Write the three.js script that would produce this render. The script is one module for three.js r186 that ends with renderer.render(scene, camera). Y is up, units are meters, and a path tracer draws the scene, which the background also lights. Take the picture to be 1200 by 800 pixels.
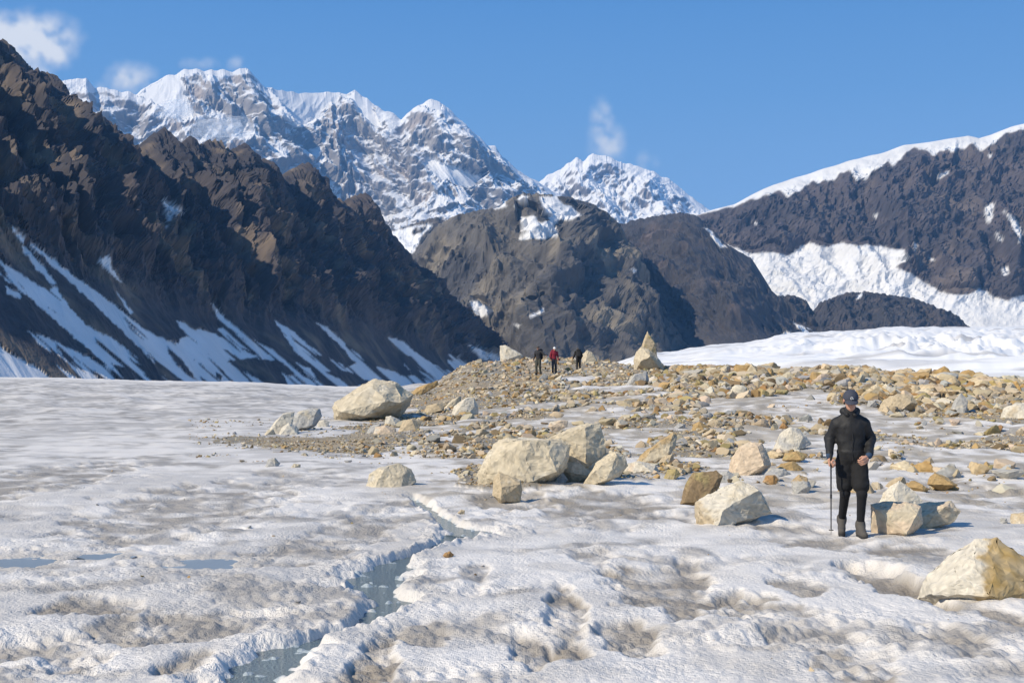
import * as THREE from 'three';
import { ConvexGeometry } from 'three/addons/geometries/ConvexGeometry.js';
import { TessellateModifier } from 'three/addons/modifiers/TessellateModifier.js';
import { mergeGeometries, mergeVertices } from 'three/addons/utils/BufferGeometryUtils.js';

// ------------------------------------------------------------------ camera, sky, sun, exposure
const W = 1200, H = 800, F = 1350, HOR = 455, EYE = 1.75;         // survey frame: focal length and horizon in photo pixels
const scene = new THREE.Scene();
const camera = new THREE.PerspectiveCamera(2 * Math.atan(H / 2 / F) * 180 / Math.PI, W / H, 0.1, 60000);
camera.position.set(0, EYE, 0);
camera.lookAt(0, EYE, -10);
camera.setViewOffset(W, H, 0, -(HOR - H / 2), W, H);
const renderer = new THREE.WebGLRenderer({ antialias: true });
renderer.toneMapping = THREE.LinearToneMapping;
renderer.toneMappingExposure = 1.16;
renderer.shadowMap.enabled = true;

const SUN = new THREE.Vector3(-0.72, 0.68, 0.27).normalize();
const sun = new THREE.DirectionalLight(new THREE.Color().setRGB(1.0, 0.895, 0.725), 4.8);
sun.position.copy(SUN).multiplyScalar(300); sun.target.position.set(0, 0, -40);
sun.castShadow = true; sun.shadow.radius = 1;
sun.shadow.mapSize.set(4096, 4096);
Object.assign(sun.shadow.camera, { left: -120, right: 120, top: 120, bottom: -120, near: 1, far: 700 });
scene.add(sun, sun.target);

// ------------------------------------------------------------------ noise
function rng(seed) { let a = seed >>> 0; return () => { a = (a + 0x6D2B79F5) | 0; let t = Math.imul(a ^ (a >>> 15), 1 | a); t = (t + Math.imul(t ^ (t >>> 7), 61 | t)) ^ t; return ((t ^ (t >>> 14)) >>> 0) / 4294967296; }; }
const PERM = new Uint8Array(512);
{ const r = rng(77), p = Array.from({ length: 256 }, (_, i) => i); for (let i = 255; i > 0; i--) { const j = Math.floor(r() * (i + 1)); [p[i], p[j]] = [p[j], p[i]]; } for (let i = 0; i < 512; i++) PERM[i] = p[i & 255]; }
const fade = t => t * t * t * (t * (t * 6 - 15) + 10);
const GX = [], GY = []; for (let i = 0; i < 256; i++) { const a = i / 256 * Math.PI * 2 * 7; GX.push(Math.cos(a)); GY.push(Math.sin(a)); }
function n2(x, y) {
  const xi = Math.floor(x), yi = Math.floor(y), fx = x - xi, fy = y - yi, X = xi & 255, Y = yi & 255;
  const a = PERM[PERM[X] + Y], b = PERM[PERM[X + 1] + Y], c = PERM[PERM[X] + Y + 1], d = PERM[PERM[X + 1] + Y + 1];
  const u = fade(fx), v = fade(fy);
  const g00 = GX[a] * fx + GY[a] * fy, g10 = GX[b] * (fx - 1) + GY[b] * fy, g01 = GX[c] * fx + GY[c] * (fy - 1), g11 = GX[d] * (fx - 1) + GY[d] * (fy - 1);
  return 1.5 * (g00 + u * (g10 - g00) + v * (g01 - g00 + u * (g11 - g01 - g10 + g00)));
}
function g3(h, x, y, z) { const k = h & 15, u = k < 8 ? x : y, v = k < 4 ? y : k === 12 || k === 14 ? x : z; return ((k & 1) ? -u : u) + ((k & 2) ? -v : v); }
function n3(x, y, z) {
  const xi = Math.floor(x), yi = Math.floor(y), zi = Math.floor(z); x -= xi; y -= yi; z -= zi;
  const X = xi & 255, Y = yi & 255, Z = zi & 255, u = fade(x), v = fade(y), w = fade(z);
  const A = PERM[X] + Y, B = PERM[X + 1] + Y, AA = PERM[A & 511] + Z, AB = PERM[(A + 1) & 511] + Z, BA = PERM[B & 511] + Z, BB = PERM[(B + 1) & 511] + Z;
  const L = (t, a, b) => a + t * (b - a);
  return L(w, L(v, L(u, g3(PERM[AA & 511], x, y, z), g3(PERM[BA & 511], x - 1, y, z)), L(u, g3(PERM[AB & 511], x, y - 1, z), g3(PERM[BB & 511], x - 1, y - 1, z))),
    L(v, L(u, g3(PERM[(AA + 1) & 511], x, y, z - 1), g3(PERM[(BA + 1) & 511], x - 1, y, z - 1)), L(u, g3(PERM[(AB + 1) & 511], x, y - 1, z - 1), g3(PERM[(BB + 1) & 511], x - 1, y - 1, z - 1))));
}
const fbm2 = (x, y, o = 4) => { let s = 0, a = .5; for (let i = 0; i < o; i++) { s += a * n2(x, y); x = x * 2.03 + 17.3; y = y * 2.03 - 9.1; a *= .5; } return s; };
const fbmg = (x, y, z, o, g) => { let s = 0, a = .5; for (let i = 0; i < o; i++) { s += a * n3(x, y, z); x = x * 2.03 + 7.3; y = y * 2.03 - 3.1; z = z * 2.03 + 1.7; a *= g; } return s; };
const rg3 = (x, y, z, o, g) => { let s = 0, a = .5; for (let i = 0; i < o; i++) { s += a * (.42 - Math.abs(n3(x, y, z))) * 1.9; x = x * 2.07 + 3.3; y = y * 2.07 - 8.1; z = z * 2.07 + 4.7; a *= g; } return s; };
const fbm3 = (x, y, z, o = 4) => { let s = 0, a = .5; for (let i = 0; i < o; i++) { s += a * n3(x, y, z); x = x * 2.03 + 7.3; y = y * 2.03 - 3.1; z = z * 2.03 + 1.7; a *= .5; } return s; };
const rid2 = (x, y, o = 4) => { let s = 0, a = .5, w = 1; for (let i = 0; i < o; i++) { let r = 1 - Math.abs(n2(x, y)); r *= r; s += a * r * w; w = Math.min(1, r * 1.6); x = x * 2.07 + 11.1; y = y * 2.07 + 5.7; a *= .52; } return s; };
const clamp = (x, a = 0, b = 1) => x < a ? a : x > b ? b : x;
const ss = (a, b, x) => { const t = clamp((x - a) / (b - a)); return t * t * (3 - 2 * t); };
const mix = (a, b, t) => a + (b - a) * t;
const mix3 = (a, b, t) => [a[0] + (b[0] - a[0]) * t, a[1] + (b[1] - a[1]) * t, a[2] + (b[2] - a[2]) * t];
function inPoly(poly, x, y) { let c = false; for (let i = 0, j = poly.length - 1; i < poly.length; j = i++) { const [xi, yi] = poly[i], [xj, yj] = poly[j]; if ((yi > y) !== (yj > y) && x < (xj - xi) * (y - yi) / (yj - yi) + xi) c = !c; } return c; }
function boxed(poly) { let a = 1e9, b = -1e9, c = 1e9, d = -1e9; for (const [x, y] of poly) { a = Math.min(a, x); b = Math.max(b, x); c = Math.min(c, y); d = Math.max(d, y); } return { poly, a, b, c, d }; }
const inside = (B, x, y) => x > B.a && x < B.b && y > B.c && y < B.d && inPoly(B.poly, x, y);
function pw(tab, x) { if (x <= tab[0][0]) return tab[0][1]; for (let i = 1; i < tab.length; i++) if (x <= tab[i][0]) { const [a, p] = tab[i - 1], [b, q] = tab[i]; return p + (q - p) * (x - a) / (b - a); } return tab[tab.length - 1][1]; }

const pws = (tab, u) => { let q = 0; for (let k = -4; k <= 4; k++) q += pw(tab, u + k * 9); return q / 9; };

// ------------------------------------------------------------------ sky: clear blue air with a few small clouds
{
  const SW = 4096, SH = 2048, data = new Float32Array(SW * SH * 4);
  const grad = [[0, [.36, .56, .80]], [4, [.30, .505, .77]], [9, [.235, .43, .715]], [14, [.148, .338, .65]], [19, [.094, .266, .59]], [30, [.082, .235, .53]], [55, [.058, .175, .43]], [90, [.048, .145, .37]]];
  const clouds = [   // [px, py, half width, half height, strength]
    [38, 48, 42, 26, 1.5], [10, 44, 42, 24, 1.5], [55, 62, 26, 18, 1.1], [152, 92, 26, 17, .75], [128, 105, 30, 12, .3], [235, 74, 40, 8, .25], [275, 74, 14, 9, .35], [706, 145, 13, 26, .62], [712, 168, 20, 20, .66], [758, 188, 14, 13, .35], [820, 205, 18, 18, .10], [925, 135, 24, 8, .12], [40, 80, 30, 14, .5]];
  const el = [], rc = rng(5);
  for (const [px, py, rx, ry, s] of clouds) el.push([(px - 600) / F, (HOR - py) / F, rx / F, ry / F, s]);
  for (let k = 0; k < 26; k++) { const a = 0.75 + rc() * 4.7, e = .12 + rc() * .3; for (let m = 0; m < 4; m++) el.push([a + (rc() - .5) * .05, e + (rc() - .5) * .02, .012 + rc() * .03, .008 + rc() * .015, .2 + rc() * .7]); }
  for (let j = 0; j < SH; j++) {
    const lat = ((j + .5) / SH - .5) * Math.PI, deg = Math.max(0, lat * 180 / Math.PI);
    let k = 1; while (k < grad.length - 1 && grad[k][0] < deg) k++;
    const t = clamp((deg - grad[k - 1][0]) / (grad[k][0] - grad[k - 1][0])), base = mix3(grad[k - 1][1], grad[k][1], t), tl = Math.tan(lat);
    for (let i = 0; i < SW; i++) {
      const lon = ((i + .5) / SW - .5) * Math.PI * 2;           // atan2(z, x); straight ahead (-z) is -pi/2
      let a = lon + Math.PI / 2; if (a > Math.PI) a -= 2 * Math.PI;
      let c = 0;
      if (lat > 0 && lat < .6) {
        const X = Math.abs(a) < 1.2 ? Math.tan(a) : (a < 0 ? a + 2 * Math.PI : a), Y = Math.abs(a) < 1.2 ? tl / Math.cos(a) : tl;
        let hit = false, e = 0;
        for (const b of el) { const dx = (X - b[0]) / b[2], dy = (Y - b[1]) / b[3], r = dx * dx + dy * dy; if (r < 3) { hit = true; e = Math.max(e, b[4] * Math.exp(-r * 1.1)); } }
        if (hit) { const n = fbm2(X * 70 + 3, Y * 70, 7); c = clamp(e * (0.95 + 1.5 * n) - .09) * 1.2; c = clamp(c); }
      }
      const o = (j * SW + i) * 4, w = [.80, .82, .85];
      for (let q = 0; q < 3; q++) data[o + q] = mix(base[q], w[q], c);
      data[o + 3] = 1;
    }
  }
  const sky = new THREE.DataTexture(data, SW, SH, THREE.RGBAFormat, THREE.FloatType);
  sky.mapping = THREE.EquirectangularReflectionMapping; sky.magFilter = THREE.LinearFilter; sky.minFilter = THREE.LinearFilter; sky.needsUpdate = true;
  scene.background = sky; scene.environment = sky;
}
scene.fog = new THREE.FogExp2(new THREE.Color().setRGB(.20, .50, 1.0), 0.000046);

// ------------------------------------------------------------------ helpers
const taken = {};
function numbered(name) { const n = taken[name] = (taken[name] ?? -1) + 1; return n ? `${name}_${String(n).padStart(3, '0')}` : name; }
function tag(o, label, category, group, kind) { o.userData.label = label; if (category) o.userData.category = category; if (group) o.userData.group = group; if (kind) o.userData.kind = kind; return o; }
function add(o, name) { o.name = numbered(name); scene.add(o); return o; }
function noiseTexture(size, fn) {
  const d = new Uint8Array(size * size * 4);
  for (let j = 0; j < size; j++) for (let i = 0; i < size; i++) { const v = clamp(fn(i / size, j / size)) * 255, o = (j * size + i) * 4; d[o] = d[o + 1] = d[o + 2] = v; d[o + 3] = 255; }
  const t = new THREE.DataTexture(d, size, size); t.wrapS = t.wrapT = THREE.RepeatWrapping; t.magFilter = THREE.LinearFilter; t.minFilter = THREE.LinearMipmapLinearFilter; t.generateMipmaps = true; t.needsUpdate = true; return t;
}
// tileable noise: blend of wrapped copies
const tile = (f, u, v) => { const a = u, b = v; return f(u, v) * (1 - a) * (1 - b) + f(u - 1, v) * a * (1 - b) + f(u, v - 1) * (1 - a) * b + f(u - 1, v - 1) * a * b; };
const iceBump = noiseTexture(1024, (u, v) => tile((x, y) => .5 + .9 * fbm2(x * 26, y * 26, 5) + .25 * (Math.abs(n2(x * 60, y * 60)) - .3), u, v));
const rockBump = noiseTexture(512, (u, v) => tile((x, y) => .5 + .8 * fbm2(x * 14, y * 14, 6), u, v));
const clothBump = noiseTexture(512, (u, v) => tile((x, y) => .5 + .7 * fbm2(x * 9, y * 9, 4), u, v));

// ------------------------------------------------------------------ the lie of the land
const KD = [3, 8, 14, 20, 30, 40, 55, 72, 100, 140, 250, 600, 1200, 2000, 3200, 6000];
const KP = [   // survey column (photo px at the horizon) and ground height at each of the distances above
  [-700, [0, 0, .05, .1, .25, .45, .9, 1.5, 2.4, 3.0, 2, -8, -20, -20, -20, -20]],
  [0, [0, 0, .05, .1, .25, .45, .9, 1.5, 2.4, 2.9, 1, -12, -20, -20, -20, -20]],
  [250, [0, 0, .02, .08, .22, .45, .85, 1.35, 2.0, 2.35, 0, -12, -20, -20, -20, -20]],
  [420, [0, 0, 0, .06, .22, .48, .8, 1.15, 1.5, 1.75, -1, -12, -20, -15, -10, 0]],
  [500, [0, 0, 0, .06, .25, .55, 1.05, 1.6, 2.1, 1.4, -2, -12, -15, -5, 10, 20]],
  [560, [0, 0, 0, .08, .3, .7, 1.5, 2.4, 3.95, 2.2, -3, -10, -5, 10, 30, 40]],
  [640, [0, 0, 0, .1, .35, .8, 1.7, 2.7, 4.25, 2.5, -3, -8, 0, 20, 40, 60]],
  [700, [0, 0, 0, .1, .35, .85, 1.75, 2.75, 3.95, 2.3, -3, -4, 10, 40, 60, 80]],
  [770, [0, 0, 0, .1, .38, .9, 1.85, 2.8, 3.1, 1.5, -2, 8, 30, 62, 90, 100]],
  [850, [0, 0, 0, .1, .4, .95, 2.0, 2.75, 2.6, 1.0, 0, 12, 38, 72, 120, 140]],
  [950, [0, 0, 0, .1, .4, 1.0, 2.2, 2.5, 2.0, .5, 2, 16, 45, 92, 150, 170]],
  [1060, [0, 0, 0, .1, .4, 1.0, 2.1, 2.3, 1.6, .5, 2, 17, 48, 100, 165, 190]],
  [1200, [0, 0, 0, .1, .4, .95, 1.75, 1.75, .8, .3, 2, 17, 48, 100, 166, 190]],
  [1900, [0, 0, 0, .1, .4, .9, 1.5, 1.5, .8, .3, 2, 17, 48, 100, 166, 190]]];
const LKD = KD.map(Math.log);
const cr = (p0, p1, p2, p3, t) => p1 + .5 * t * (p2 - p0 + t * (2 * p0 - 5 * p1 + 4 * p2 - p3 + t * (3 * (p1 - p2) + p3 - p0)));
function land(x, z) {
  const d = clamp(-z, 3, 6000), P = clamp(600 + F * x / Math.max(d, 3), -700, 1900), l = Math.log(d);
  let j = 0; while (j < LKD.length - 2 && l > LKD[j + 1]) j++;
  const t = clamp((l - LKD[j]) / (LKD[j + 1] - LKD[j]));
  let i = 0; while (i < KP.length - 2 && P > KP[i + 1][0]) i++;
  const u = clamp((P - KP[i][0]) / (KP[i + 1][0] - KP[i][0])), w = u * u * (3 - 2 * u);
  const J = k => clamp(k, 0, KD.length - 1), col = c => cr(KP[c][1][J(j - 1)], KP[c][1][j], KP[c][1][J(j + 1)], KP[c][1][J(j + 2)], t);
  return mix(col(i), col(i + 1), w);
}
// a photo pixel on the ground: march its sight line to the land
function spot(px, py) {
  const dx = (px - 600) / F, dy = (HOR - py) / F;
  let d = 3; for (; d < 4000; d *= 1.004) if (EYE + dy * d < land(dx * d, -d)) break;
  return new THREE.Vector3(dx * d, land(dx * d, -d), -d);
}
const polar = (px, d) => [(px - 600) / F * d, -d];

// gravel of the moraine, ice streaks lying over it
const GRAVEL = [
  [[470, 58], [500, 78], [540, 112], [600, 125], [760, 118], [950, 105], [1300, 92], [1300, 34], [1200, 34.5], [1100, 37], [1060, 39], [960, 44], [880, 46], [800, 41], [720, 44], [640, 40], [560, 35], [480, 31], [420, 28], [330, 29], [255, 30], [290, 33], [390, 36], [420, 40], [480, 46]],
  [[380, 40], [480, 40], [500, 46], [440, 47]],
  [[1090, 28], [1300, 26.5], [1300, 31], [1200, 31], [1120, 30.5]],
  [[540, 22.5], [580, 18.5], [660, 18.5], [740, 19], [800, 20], [830, 18], [860, 19.5], [840, 22], [790, 23.5], [760, 26], [720, 31], [660, 34], [600, 36], [560, 30]],
  [[800, 25], [880, 23], [960, 22], [940, 26], [860, 29], [800, 30]], [[700, 33], [800, 31], [900, 33], [960, 36], [860, 39], [760, 38]], [[1020, 24], [1090, 22.5], [1100, 24], [1040, 26]], [[960, 31], [1060, 29], [1080, 31], [980, 34]],
  [[480, 26], [520, 23], [545, 25], [540, 31], [500, 31]],
].map(p => boxed(p.map(([a, d]) => polar(a, d))));
const STREAK = [
  [[505, 42], [560, 40], [640, 42], [720, 46], [800, 47], [800, 50], [700, 49], [600, 45], [520, 46]],
  [[620, 52], [700, 53], [790, 50], [790, 53], [700, 57], [630, 56]],
  [[480, 34.5], [560, 38], [640, 36.5], [640, 38], [560, 40], [480, 37]],
  [[640, 62], [690, 60], [690, 66], [650, 66]],
  [[900, 57], [960, 56], [960, 60], [900, 62]],
  [[880, 44], [960, 43], [1010, 46], [940, 48]],
].map(p => boxed(p.map(([a, d]) => polar(a, d))));
function gravelAt(x, z) {
  const d = -z; if (d < 17 || d > 140) return 0;
  const js = ss(16, 40, d) * .7 + .3, j1 = n2(x * .45, z * .3) * 1.6 * js, j2 = n2(x * .3 + 40, z * .25) * 2.4 * js, X = x + j1 + .5 * n2(x * 2, z), Z = z + j2 + n2(x * .9 + 9, z * 1.1);
  let g = 0; for (const B of GRAVEL) if (inside(B, X, Z)) g = 1;
  if (!g) return 0;
  for (const B of STREAK) if (inside(B, X, Z)) return 0;
  const streak = fbm2(x * .11 + 5, z * .34 + x * .05, 3);                 // tongues of bare ice
  const thr = d < 34 ? mix(.11, .27, ss(25, 33, d)) : mix(.44, .38, ss(2, 16, x) * ss(58, 40, d));
  return ss(thr + .06, thr - .03, streak);
}

// hollows in the ice, each by the photo columns and rows that it spans, depth in metres, silt 0..1
const HOLLOWS = [
  [715, 862, 660, 730, .07, .85], [700, 772, 722, 764, .06, .6], [785, 828, 650, 670, .04, .6], [640, 692, 690, 770, .07, .85], [600, 652, 742, 790, .06, .7], [872, 1000, 690, 800, .05, .5], [905, 962, 668, 700, .05, .65], [1012, 1088, 658, 706, .15, 1], [412, 468, 748, 800, .06, 1], [1152, 1210, 704, 732, .05, .7], [1082, 1152, 724, 772, .04, .45], [1008, 1105, 632, 655, .04, .8],
  [615, 800, 574, 612, .05, .7], [555, 640, 574, 600, .05, .8], [880, 985, 611, 640, .04, .55], [668, 722, 640, 670, .04, .4], [1100, 1210, 558, 602, .05, .4], [58, 165, 698, 722, .05, .7], [90, 330, 716, 752, .045, .42], [-40, 112, 735, 782, .05, .42], [280, 425, 640, 666, .04, .4], [60, 122, 760, 792, .05, .7], [193, 255, 764, 792, .05, .7], [130, 335, 560, 640, .05, .35], [-30, 130, 540, 592, .05, .35], [380, 470, 600, 640, .04, .25], [540, 575, 655, 700, .03, .25], [470, 530, 720, 760, .03, .3],
].map(([a, b, c, e, dep, silt]) => { const n = spot((a + b) / 2, e), f = spot((a + b) / 2, c), z = (n.z + f.z) / 2, w = (b - a) / 2 / F * -z, l = (n.z - f.z) / 2; return { x: ((a + b) / 2 - 600) / F * -z, z, a: w, b: l, dep, silt, r: Math.max(w, l) * 1.9 }; });
// meltwater stream: [px, py, half width m]
const STREAM = [[580, 623, .05], [562, 621, .16], [548, 620, .24], [530, 614, .12], [512, 601, .07], [497, 590, .09], [484, 580, .06]].map(([a, b, w]) => { const p = spot(a, b); return [p.x, p.z, w]; });
const STREAM2 = [[548, 620, .25], [522, 631, .07], [490, 645, .05], [470, 652, .07], [455, 660, .20], [442, 672, .25], [434, 684, .22], [446, 694, .10], [458, 703, .16], [446, 714, .11], [410, 733, .05], [370, 744, .06], [340, 754, .13], [312, 772, .16], [290, 795, .18], [268, 830, .22], [240, 900, .35]].map(([a, b, w]) => { const p = spot(a, b); return [p.x, p.z, w]; });
const POOLS = [[245, 660, .24, .26], [14, 657, .36, .26], [112, 651, .2, .18]].map(([a, b, w, l]) => { const p = spot(a, b); return { x: p.x, z: p.z, a: w, b: l }; });
function lineDist(line, x, z) { let best = 9; for (let i = 1; i < line.length; i++) { const [ax, az, aw] = line[i - 1], [bx, bz, bw] = line[i], ux = bx - ax, uz = bz - az, t = clamp(((x - ax) * ux + (z - az) * uz) / (ux * ux + uz * uz)); const q = Math.hypot(x - ax - ux * t, z - az - uz * t) / mix(aw, bw, t); if (q < best) best = q; } return best; }
const WATER = -.06, PONDS = .02;
const GAP = d => Math.max(.012, d * .0052);
function lvl(d, wave) { return ss(1.6, 3.2, wave / GAP(d)); }             // octaves finer than the sheet's own grain are left out

const C = { snow: [.68, .67, .655], white: [.69, .655, .61], grey: [.38, .36, .335], wet: [.25, .23, .205], silt: [.22, .185, .14], tan: [.43, .38, .31], gravel: [.37, .295, .19], gravel2: [.30, .265, .205] };
// height and colour of the ground at one place
function ground(x, z, wantColor) {
  const d = Math.max(-z, 1);
  let h = land(x, z);
  const g = gravelAt(x, z), near = ss(60, 25, d);
  // rolling hummocks, drawn out across the flow
  const wx = x + .5 * n2(x * .5, z * .5), wz = z + .5 * n2(x * .5 + 9, z * .5);
  const roll = fbm2(wx * .30, wz * .24, 3);
  h += roll * mix(.24, .08, near) * ss(3, 9, d) * ss(900, 200, d);
  const pil = Math.abs(n2(wx * .95 + 3 + wz * .2, wz * .75)), pil2 = Math.abs(n2(wx * 2.6 + 13, wz * 2.1 + wx * .7));
  const rough0 = ss(-.02, .26, fbm2(x * .42 + 31, z * .55 - 7, 3) + .05), calm = mix(1, .55, ss(18, 30, d) * ss(2, -4, x));
  h += ((pil - .3) * mix(.035, .06, rough0) * lvl(d, 1.2) + (pil2 - .3) * mix(.012, .042, rough0) * lvl(d, .4)) * calm;
  // melt ripples on the right, striking up to the right
  const rip = Math.abs(n2(wx * .55 + wz * .35 + 20, wz * 1.25 - wx * .42));
  h += (rip - .3) * .09 * lvl(d, 1) * ss(-2, 4, x) * ss(12, 20, d);
  let rough = rough0, hol = 0, silt = 0, wetness = 0;
  if (d < 60) for (const q of HOLLOWS) {
    const dx = x - q.x, dz = z - q.z; if (Math.abs(dx) > q.r || Math.abs(dz) > q.r) continue;
    const n = n2(x * 1.9 + q.x, z * 1.5) * .5 + n2(x * 5 + q.z, z * 4) * .3 + n2(x * 12, z * 11) * .12, r = Math.hypot(dx / q.a, dz / q.b) + n, k = ss(1.12, .66, r);
    h -= k * q.dep * .85; hol = Math.max(hol, k); silt = Math.max(silt, k * q.silt);
  }
  rough = Math.max(rough * .75, hol);
  const p1 = Math.abs(n2(x * 7.5, z * 8.5)), p2 = Math.abs(n2(x * 17 + 5, z * 18));
  h += ((p1 - .25) * .046 * lvl(d, .13) + (p2 - .25) * .026 * lvl(d, .06)) * (.34 + .85 * rough) + (Math.abs(n2(x * 3.7 + 8, z * 3.5)) - .25) * .04 * lvl(d, .27) * (.35 + .65 * rough) + n2(x * 31, z * 33) * .006 * lvl(d, .035) * (1 - g * .4);
  // the stream bed and the melt pools are cut into the ice
  let cut = 9;
  if (d < 24 && x > -6 && x < 2) { const w = Math.max(.62, 1 + .45 * n2(x * 3.1, z * 3.1) + .3 * n2(x * 7, z * 8)); cut = Math.min(lineDist(STREAM, x, z), lineDist(STREAM2, x, z)) * w; }
  let pool = 9;
  if (d < 22 && x < 0) for (const q of POOLS) { const r = Math.hypot((x - q.x) / q.a, (z - q.z) / q.b) * (1 + .55 * n2(x * 5, z * 3) + .45 * n2(x * 11, z * 7)); pool = Math.min(pool, r); }
  const target = WATER - .045;
  if (cut < 3.6) { h = mix(h, Math.max(h * .4, -.035) + .05 * Math.abs(n2(x * 4.2, z * 4.4)) + .03 * Math.abs(n2(x * 9, z * 9.5)), ss(3.6, 1.8, cut)); h = mix(h, target + .055 * n2(x * 5, z * 5) + .05 * Math.abs(n2(x * 11, z * 11)), ss(2.1, .55, cut)); }
  if (pool < 3.2) { h = mix(h, PONDS + .012 * n2(x * 5, z * 5), ss(3.2, 1.5, pool)); h = mix(h, PONDS - .04, ss(1.6, .5, pool)); }
  if (g > 0) h += g * (.05 * Math.abs(n2(x * 1.6, z * 1.6)) * lvl(d, .5) + .12 * (fbm2(x * .5, z * .5, 2)) + .02 * n2(x * 6, z * 6) * lvl(d, .16));
  if (d > 160) {   // open glacier beyond: swells, and an icefall on the right
    h += fbm2(x * .012, z * .016, 4) * 9 * ss(160, 500, d) * ss(-300, 200, x);
    const fall = ss(150, 300, x) * ss(500, 700, d) * ss(1500, 900, d);
    h += fall * (rid2(x * .02 + z * .006, z * .03, 4) - .4) * 20;
    const fall2 = ss(900, 1300, d) * ss(2300, 1700, d) * ss(250, 500, x);
    h += fall2 * (rid2(x * .012, z * .012, 4) - .4) * 17;
  }
  if (!wantColor) return h;
  // what lies on the ice: clean crust, grey bare ice, silt, gravel
  const broad = fbm2(x * .24 + 3, z * .26 + 8, 4), fine = fbm2(x * 1.5, z * 1.4 - 4, 5), gran = n2(x * 26, z * 30) * lvl(d, .04) + n2(x * 11, z * 13) * lvl(d, .09);
  let dirt = ss(-.16, .36, broad * 1.0 + fine * .8 + .06) * mix(.85, .5, near);
  if (d > 25 && x < 0) dirt = clamp(dirt + .22 * ss(25, 45, d) + .25 * fbm2(x * .2, z * .16 + 9, 3) * ss(30, 60, d));
  let c = mix3(C.white, C.grey, clamp(dirt));
  c = mix3(c, C.tan, .22 * ss(.1, .45, fbm2(x * .33 + 71, z * .8, 4)));
  const crumb = ss(.08, .55, rough * (.42 + .9 * fine + .42 * gran));
  c = mix3(c, C.wet, crumb * .72);
  c = mix3(c, C.silt, clamp(silt * (.72 + .6 * gran + fine * .9)) * .88);
  if (d > 12 && d < 60) c = mix3(c, C.silt, .6 * ss(.2, .42, fbm2(x * .5 + 11, z * 1.3 + 3, 4)) * ss(-4, 2, x));
  { const P = 600 + F * x / d, zone = ss(14, 19, d) * ss(75, 45, d) * ss(400, 540, P); if (zone > 0) c = mix3(c, mix3([.45, .39, .30], [.30, .255, .19], ss(-.2, .3, fine)), zone * ss(-.16, .3, fine * .8 + broad * .7 + .03 + .14 * ss(24, 32, d)) * .72); }
  if (pool < 3) c = mix3(c, [.44, .40, .345], ss(3, 1.3, pool) * .7);
  if (cut < 1.3) c = mix3(c, [.36, .41, .43], ss(1.3, .8, cut));
  if (cut < 2.2 && cut > 1) c = mix3(c, C.white, .55 * ss(2.2, 1.5, cut));
  if (g > 0) { const gc = mix3(C.gravel, C.gravel2, ss(-.15, .25, fbm2(x * .18, z * .2, 3) - (x < 0 ? 0 : -.05) + .2 * ss(42, 30, d))); const s = .8 + .5 * fine + .35 * gran; c = mix3(c, [gc[0] * s, gc[1] * s, gc[2] * s], g * .96); }
  if (d > 150) { const far = ss(150, 300, d); let s = mix3([.86, .845, .82], [.52, .50, .475], ss(.06, .42, fbm2(x * .006 + 2, z * .022, 6) + .08 * ss(900, 300, d))); c = mix3(c, s, far); }
  else if (x < 0 && d > 95) c = mix3(c, C.white, ss(95, 125, d));
  const k = 1 + .13 * gran + .07 * n2(x * 60, z * 62) * lvl(d, .02) - .3 * ss(.42, .6, n2(x * 23 + 40, z * 24)) * lvl(d, .05) * (.35 + rough);
  return [h, c[0] * k, c[1] * k, c[2] * k];
}
const heightAt = (x, z) => ground(x, z, false);

// ------------------------------------------------------------------ the glacier: one sheet to the mountains
{
  const rows = []; for (let d = -40; d < 3; d += 4) rows.push(d);
  for (let d = 3; d < 5; d += .12) rows.push(d);
  for (let d = 5; d < 130; d *= 1.0051) rows.push(d);
  for (let d = 130; d < 6000; d *= (d < 2600 ? 1.014 : 1.03)) rows.push(d);
  const NC = 760, sk = 14, cols = []; for (let i = -sk; i <= NC + sk; i++) cols.push(i);
  const nr = rows.length, nc = cols.length, pos = new Float32Array(nr * nc * 3), col = new Float32Array(nr * nc * 3), uv = new Float32Array(nr * nc * 2);
  for (let r = 0; r < nr; r++) {
    const d = rows[r], w = 1.5 + .57 * Math.max(d, 2);
    for (let k = 0; k < nc; k++) {
      const i = cols[k], s = clamp(i / NC * 2 - 1, -1, 1); let x = w * s * (.62 + .38 * s * s);
      if (i < 0) x -= w * (Math.pow(1.22, -i) - 1) * .5; if (i > NC) x += w * (Math.pow(1.22, i - NC) - 1) * .5;
      const z = -d, q = ground(x, z, true), o = (r * nc + k) * 3;
      pos[o] = x; pos[o + 1] = q[0]; pos[o + 2] = z; col[o] = q[1]; col[o + 1] = q[2]; col[o + 2] = q[3];
      uv[(r * nc + k) * 2] = x / .9; uv[(r * nc + k) * 2 + 1] = z / .9;
    }
  }
  const idx = new Uint32Array((nr - 1) * (nc - 1) * 6); let p = 0;
  for (let r = 0; r < nr - 1; r++) for (let k = 0; k < nc - 1; k++) { const a = r * nc + k, b = a + 1, c = a + nc, e = c + 1; idx[p++] = a; idx[p++] = b; idx[p++] = c; idx[p++] = b; idx[p++] = e; idx[p++] = c; }
  const geo = new THREE.BufferGeometry(); geo.setAttribute('position', new THREE.BufferAttribute(pos, 3)); geo.setAttribute('color', new THREE.BufferAttribute(col, 3)); geo.setAttribute('uv', new THREE.BufferAttribute(uv, 2)); geo.setIndex(new THREE.BufferAttribute(idx, 1)); geo.computeVertexNormals();
  const m = new THREE.MeshStandardMaterial({ vertexColors: true, roughness: .72, bumpMap: iceBump, bumpScale: .013 });
  tag(add(new THREE.Mesh(geo, m), 'glacier_ice'), 'rippled white and grey glacier ice with silt in its hollows', 'glacier', null, 'structure');
}
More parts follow.
